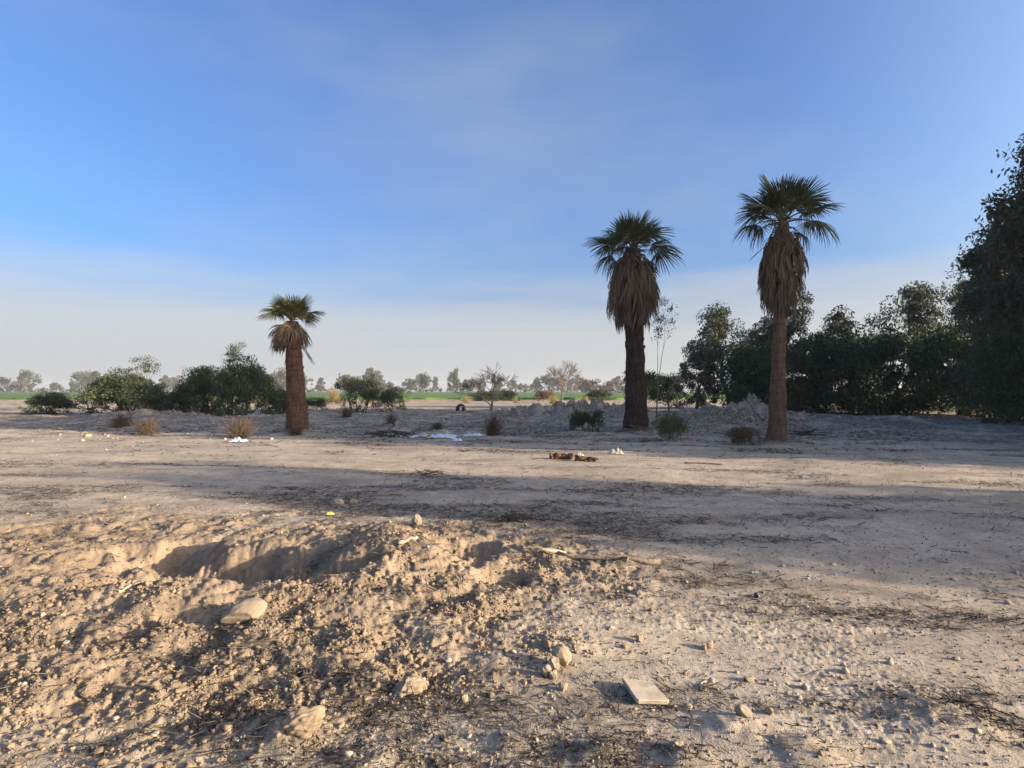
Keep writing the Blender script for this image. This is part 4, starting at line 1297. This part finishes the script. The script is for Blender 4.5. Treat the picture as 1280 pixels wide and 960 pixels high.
# thicket at left
plant('leafy_shrub', SHR[0], -16.2, 35.0, 'dense dark green shrub of the thicket behind the short palm', 'shrub', None, 0.5, (1.15, 1.15, 1.45))
plant('leafy_shrub', SHR[1], -18.6, 36.0, 'broad dark shrub at the middle of the thicket', 'shrub', None, 1.5, (1.25, 1.2, 1.22))
plant('leafy_tree', WIL, -17.4, 36.0, 'thin feathery young tree rising out of the thicket', 'tree', None, 2.2, (1.25, 1.25, 1.08))
plant('leafy_shrub', SHR[2], -14.6, 36.5, 'loose low shrub with bare stems at the end of the thicket', 'shrub', None, 2.5, (0.62, 0.7, 0.74))
plant('leafy_shrub', SHR[2], -21.5, 37.0, 'low scruffy shrub deep in the thicket', 'shrub', None, 0.8, (1.2, 1.2, 0.75))
plant('leafy_tree', WIL, -23.4, 37.5, 'feathery young tree at the far side of the thicket', 'tree', None, 4.2, (1.2, 1.2, 0.9))
plant('leafy_shrub', SHR[0], -25.0, 37.5, 'spreading shrub at the far end of the thicket', 'shrub', None, 3.8, (1.4, 1.3, 1.15))
plant('leafy_shrub', SHR[1], -30.5, 38.0, 'solitary shrub standing apart from the thicket', 'shrub', None, 4.8, (0.9, 0.9, 0.6))
plant('leafy_shrub', SAGE[0], -11.3, 43.0, 'tall leafy shrub alone before the green field', 'shrub', None, 3.3, (1.0, 1.0, 1.12))
plant('leafy_shrub', SAGE[1], -8.95, 43.0, 'shorter shrub beside the tall leafy shrub', 'shrub', None, 5.3, (0.72, 0.7, 0.78))
plant('low_bush', BUS[0], -15.5, 46.0, 'small dark bush behind the short palm trunk', 'bush', None, 0.3, (1.7, 1.5, 1.3))

# leafless trees
def bare_tree(seed, h, w, lvl=6, trunk_r=0.17, trunk_frac=0.24):
    r = random.Random(seed)
    tubes, tips = [], []
    grow(r, Vector((0, 0, -0.2)), Vector((0.05, 0, 1)), h * trunk_frac, trunk_r, lvl, tubes, tips, 0.46, 0.78, 3, 0.13, 0.02)
    top = max(t[0].z for t in tips)
    wid = sorted(abs(t[0].x) for t in tips)[int(len(tips) * 0.88)]
    kz, kx = h / top, w / wid
    tubes = [([Vector((p.x * kx, p.y * kx, p.z * kz)) for p in pts], rads, l) for pts, rads, l in tubes]
    return wood_mesh('trunk', [t for t in tubes if t[2] >= 4], M['bare_bark'], 0.022), wood_mesh('branches', [t for t in tubes if t[2] < 4], M['bare_bark'], 0.011)


BT = [bare_tree(404, 3.9, 1.75, 6, 0.12, 0.24), bare_tree(402, 5.3, 1.9, 6, 0.12, 0.28)]


def plant_bare(me, x, y, label, rz, sc=1.0):
    o = thing('bare_tree', label, 'tree', (x, y, hz(x, y)), rz, None, sc)
    link('trunk', me[0], o)
    link('branches', me[1], o)


plant_bare(BT[0], -1.70, 46.0, 'leafless wide-crowned small tree with dark stump-like trunk', 0.5)
plant_bare(BT[1], 5.9, 69.0, 'leafless upright tree beyond the spoil mounds', 1.2)
plant('field_bush', SHR[2], -3.4, 88.0, 'dark rounded bush behind the leafless wide tree', 'bush', None, 0.2, (1.5, 1.3, 0.72))
plant('field_bush', SHR[0], -0.6, 90.0, 'dark low bush touching the rounded one behind the leafless tree', 'bush', None, 2.2, (1.3, 1.2, 0.74))
plant('field_bush', SHR[1], 14.2, 92.0, 'dark spreading bush at the field edge near the thick palm', 'bush', None, 1.2, (1.8, 1.4, 0.72))
plant('field_bush', BUS[2], 4.6, 86.0, 'reddish-brown bush at the field edge beside the upright bare tree', 'bush', None, 1.2, (2.6, 2.2, 2.0))
GOLD = twig_bush(360, 0.8, 1.0, M['gold'], 160)
plant('golden_grass', GOLD, 5.0, 70.0, 'orange-yellow dry grass clump on top of the mounds line', 'dry grass', None, 0.2, (1.9, 1.5, 1.3))
plant('golden_grass', GOLD, -24.0, 78.0, 'tall tan dry shrub at the field edge behind the short palm', 'dry grass', None, 1.2, (2.6, 2.2, 2.6))
for i, (gx, gy, gs) in enumerate(((-33, 74, 1.4), (-28.5, 72, 1.2), (-21, 70, 1.1), (-18, 73, 1.3), (-14.5, 76, 1.0), (-6, 75, 1.1), (0.5, 74, 1.0), (-40, 76, 1.4), (9.5, 75, 1.2), (-47, 72, 1.5))):
    plant('golden_grass', GOLD, gx, gy, 'small straw-coloured grass tuft on the sandy field margin', 'dry grass', 'tufts along the field margin', i * 1.3, (gs * 1.6, gs, gs))

# right-hand trees
plant('leafy_tree', SAP, 7.6, 30.5, 'thin wispy sapling showing beside the thick palm trunk', 'tree', None, 0.5, (1.0, 1.0, 0.98))
plant('olive_tree', OLI, 9.3, 40.0, 'small dark rounded tree just behind the thick palm', 'tree', None, 0.5, (0.95, 1.0, 1.0)).children[1].data = make_tree(333, 3.1, 1.5, 'shrub', trunk_r=0.10, lvl=4, nch=(2, 3), crad=0.45, nper=55, leaf=0.07, aspect=0.4, hang=0.1, extra=30, low=0.3)[1]
plant('olive_tree', OLI, 11.3, 42.0, 'small yellow-green tree beside the dark rounded one', 'tree', None, 1.7, (0.85, 0.85, 0.90))
E = 'eucalyptus trees of the dark grove'
plant('eucalyptus', EUC[0], 15.6, 49.0, 'low rounded eucalyptus at the open end of the dark grove', 'tree', E, 0.3, (0.75, 0.75, 0.66))
plant('eucalyptus', EUC[1], 18.4, 49.0, 'tall billowing eucalyptus with brownish top in the dark grove', 'tree', E, 2.1, (1.15, 1.15, 1.12))
plant('eucalyptus', EUC[2], 21.6, 50.0, 'wispy-topped eucalyptus behind the slim palm', 'tree', E, 4.0, (1.05, 1.0, 1.0))
plant('pepper_tree', PEP[0], 17.6, 40.0, 'dense dark green tree reaching to the ground behind slim palm', 'tree', None, 0.6, (0.95, 0.95, 0.88))
plant('pepper_tree', PEP[1], 22.6, 38.5, 'broad dense dark tree in front of the grove beyond slim palm', 'tree', None, 1.6, (1.1, 1.0, 1.05))
plant('eucalyptus', EUC[0], 24.6, 47.0, 'high eucalyptus crown standing over the broad dense tree', 'tree', E, 2.6, (1.1, 1.1, 1.22))
plant('eucalyptus', EUC[1], 29.5, 44.0, 'tall eucalyptus in the thick of the grove', 'tree', E, 5.0, (1.2, 1.2, 1.25))
plant('pepper_tree', PEP[0], 28.5, 37.0, 'dense low tree filling the grove edge under tall eucalyptus', 'tree', None, 3.0, (1.1, 1.1, 0.95))
plant('eucalyptus', EUC[2], 35.5, 44.5, 'leaning eucalyptus near the end of the grove', 'tree', E, 0.9, (1.2, 1.2, 1.30))
plant('eucalyptus', EUC[0], 41.5, 48.0, 'large eucalyptus closing the grove', 'tree', E, 3.9, (1.3, 1.3, 1.35))
# the grove comes forward along the side of the lot; its shade lies across the middle of the picture
for i, (gx, gy, k, sx, sz) in enumerate(((26.5, 29.5, 1, 0.9, 0.82), (30.0, 33.0, 0, 0.95, 0.85), (26.0, 25.0, 0, 0.95, 1.0), (26.5, 21.0, 1, 1.0, 1.08), (26.0, 17.0, 0, 0.95, 1.05), (26.5, 13.2, 1, 0.9, 1.0), (26.0, 9.8, 0, 0.75, 0.90), (34.0, 8.6, 1, 0.85, 0.95), (34.0, 13.0, 0, 1.1, 1.05), (34.0, 17.5, 1, 1.1, 1.1), (34.0, 22.0, 0, 1.1, 1.1), (34.5, 27.0, 1, 1.1, 1.1),
                                                 (40.0, 7.0, 0, 0.9, 1.1), (40.0, 11.5, 1, 1.1, 1.15), (40.0, 16.0, 0, 1.1, 1.15), (40.0, 20.5, 1, 1.1, 1.15), (40.5, 25.0, 0, 1.1, 1.15))):
    plant('eucalyptus', TALL[k], gx, gy, ('towering eucalyptus at the corner of lot and grove', 'eucalyptus just behind the towering corner eucalyptus')[i] if i < 2 else 'tall dark eucalyptus in the row along the side of the lot', 'tree', 'eucalyptus row along the side of the lot', i * 1.1, (sx, sx, sz))
for i, (gx, gy) in enumerate(((23.4, 10.5), (23.0, 15.2), (23.4, 19.0), (23.6, 22.6), (24.0, 26.6))):
    plant('pepper_tree', PEP[i % 2], gx, gy, 'low pepper tree under the eucalyptus row beside the lot', 'tree', 'pepper trees under the eucalyptus row', i * 1.7, (0.8, 0.8, 0.8))
for i, (gx, gy, k, sx, sz) in enumerate(((22.0, 1.3, 0, 0.62, 1.35), (25.0, 1.8, 1, 0.66, 1.5))):
    plant('pepper_tree', PEP[k], gx, gy, 'pepper tree standing on its own beside the open lot', 'tree', 'pepper trees beside the open lot', i * 2.1 + 0.4, (sx, sx, sz))

plant('leafy_tree', WIL, 21.0, 0.1, 'sparse young tree beside the pepper trees', 'tree', None, 0.7, (1.5, 1.5, 1.45))

# far tree line beyond the field
FAR = [make_tree(500 + i, 12.0, w, mm, trunk_r=0.35, lvl=3, nch=(2, 3), crad=cr, nper=40, leaf=0.55, aspect=0.5, hang=0.1, extra=ex, low=lo, spread=0.5)
       for i, (w, mm, cr, ex, lo) in enumerate(((5, 'far_green', 2.0, 16, 0.25), (3.2, 'far_green', 1.6, 10, 0.3), (7, 'far_green', 2.2, 24, 0.15), (5, 'far_brown', 2.0, 16, 0.25), (7, 'far_brown', 2.2, 26, 0.1), (4, 'far_green', 1.4, 8, 0.45)))]
r3 = random.Random(77)
LG, LB = 'hazy grey-green tree in the line beyond the green field', 'hazy brown bare-looking tree in the line beyond the green field'
xs = -470.0
while xs < 430:
    y = r3.uniform(430, 640)
    k = r3.choice([0, 0, 1, 1, 2, 2, 3, 5, 5])
    if -170 < xs < -130:
        k = r3.choice([3, 4, 3, 1])
    big = 1.3 if xs < -110 else 0.98
    s = big * r3.choice([0.45, 0.6, 0.7, 0.8, 0.9, 1.05, 1.25]) * r3.uniform(0.9, 1.1)
    br = k in (3, 4)
    plant('far_tree', FAR[k], xs, y, LB if br else LG, 'tree', 'brown trees of the far line' if br else 'green trees of the far line', r3.uniform(0, 6), (s * 1.05, s, s), 0, True)
    xs += r3.choice([1.5, 3, 4, 5, 7, 10])
for gx, gy, k, sx, sz, lab in ((-41, 400, 0, 0.8, 1.45, 'tall pale green tree standing above the far tree line'), (40, 300, 4, 1.15, 0.62, 'broad dome of pinkish-brown bare trees near thick palm'),
                               (52, 300, 4, 1.0, 0.58, 'lower dome of brown bare trees next to thick palm'), (-94, 330, 5, 0.7, 0.85, 'yellow-green tree in front of the far brown trees')):
    plant('far_tree', FAR[k], gx, gy, lab, 'tree', None, 1.0, (sx, sx, sz), 0, True)
r4 = random.Random(12)
# low hedge line at the far field edge, one mass
cs = [Vector((r4.uniform(-480, 450), r4.uniform(424, 432), r4.uniform(0.2, 2.6))) for _ in range(800)]
o = link('far_hedge', leaf_mesh('far_hedge', cs, 2.0, 10, 0.8, 0.5, M['far_green'], 9), kind='stuff')
o['label'] = 'low hazy scrub line along the far edge of the field'

# weeds
def weed(x, y, s, label, seed, matr='weed'):
    r = random.Random(seed)
    root = thing('weed', label, 'weed', (x, y, hz(x, y)))
    for i in range(9):
        g = Geo()
        a, l = r.uniform(0, 6.28), s * r.uniform(0.6, 1.1)
        d = Vector((math.cos(a) * 0.6, math.sin(a) * 0.6, 0.7))
        sd = Vector((-math.sin(a), math.cos(a), 0)) * s * 0.12
        g.add([(0, 0, 0), d * l * 0.5 + sd, d * l + Vector((0, 0, -0.2 * l)), d * l * 0.5 - sd], [(0, 1, 2, 3)])
        link('leaf', g.mesh('leaf', M[matr], False), root)


weed(-0.53, 5.2, 0.10, 'small green weed in the shaded pit of the heap', 1)
weed(-0.47, 4.95, 0.07, 'tiny green sprout at the front of the shaded pit', 2)
weed(-6.7, 21.0, 0.16, 'small green weed on the lot beside short palm', 3)
weed(-4.9, 21.6, 0.2, 'low green weed tuft behind the brushwood pile', 4)

# ------------------------------------------------------------------ air
def haze():
    g = Geo()
    a, z0, z1 = 1560.0, -2.0, 24.0
    v = [(x, y, z) for z in (z0, z1) for x, y in ((-a, -a), (a, -a), (a, a), (-a, a))]
    g.add(v, [(3, 2, 1, 0), (4, 5, 6, 7), (0, 1, 5, 4), (1, 2, 6, 5), (2, 3, 7, 6), (3, 0, 4, 7)])
    m = bpy.data.materials.new('haze_air')
    m.use_nodes = True
    nt = m.node_tree
    nt.nodes.remove(nt.nodes['Principled BSDF'])
    pv = nnode(nt, 'ShaderNodeVolumePrincipled', Density=0.00035)
    pv.inputs['Color'].default_value = (0.93, 0.93, 0.95, 1)
    pv.inputs['Anisotropy'].default_value = 0.2
    nt.links.new(pv.outputs[0], nt.nodes['Material Output'].inputs['Volume'])
    o = link('haze', g.mesh('haze', m, False), kind='stuff')
    o['label'] = 'thin pale haze over the far field and tree line'


haze()
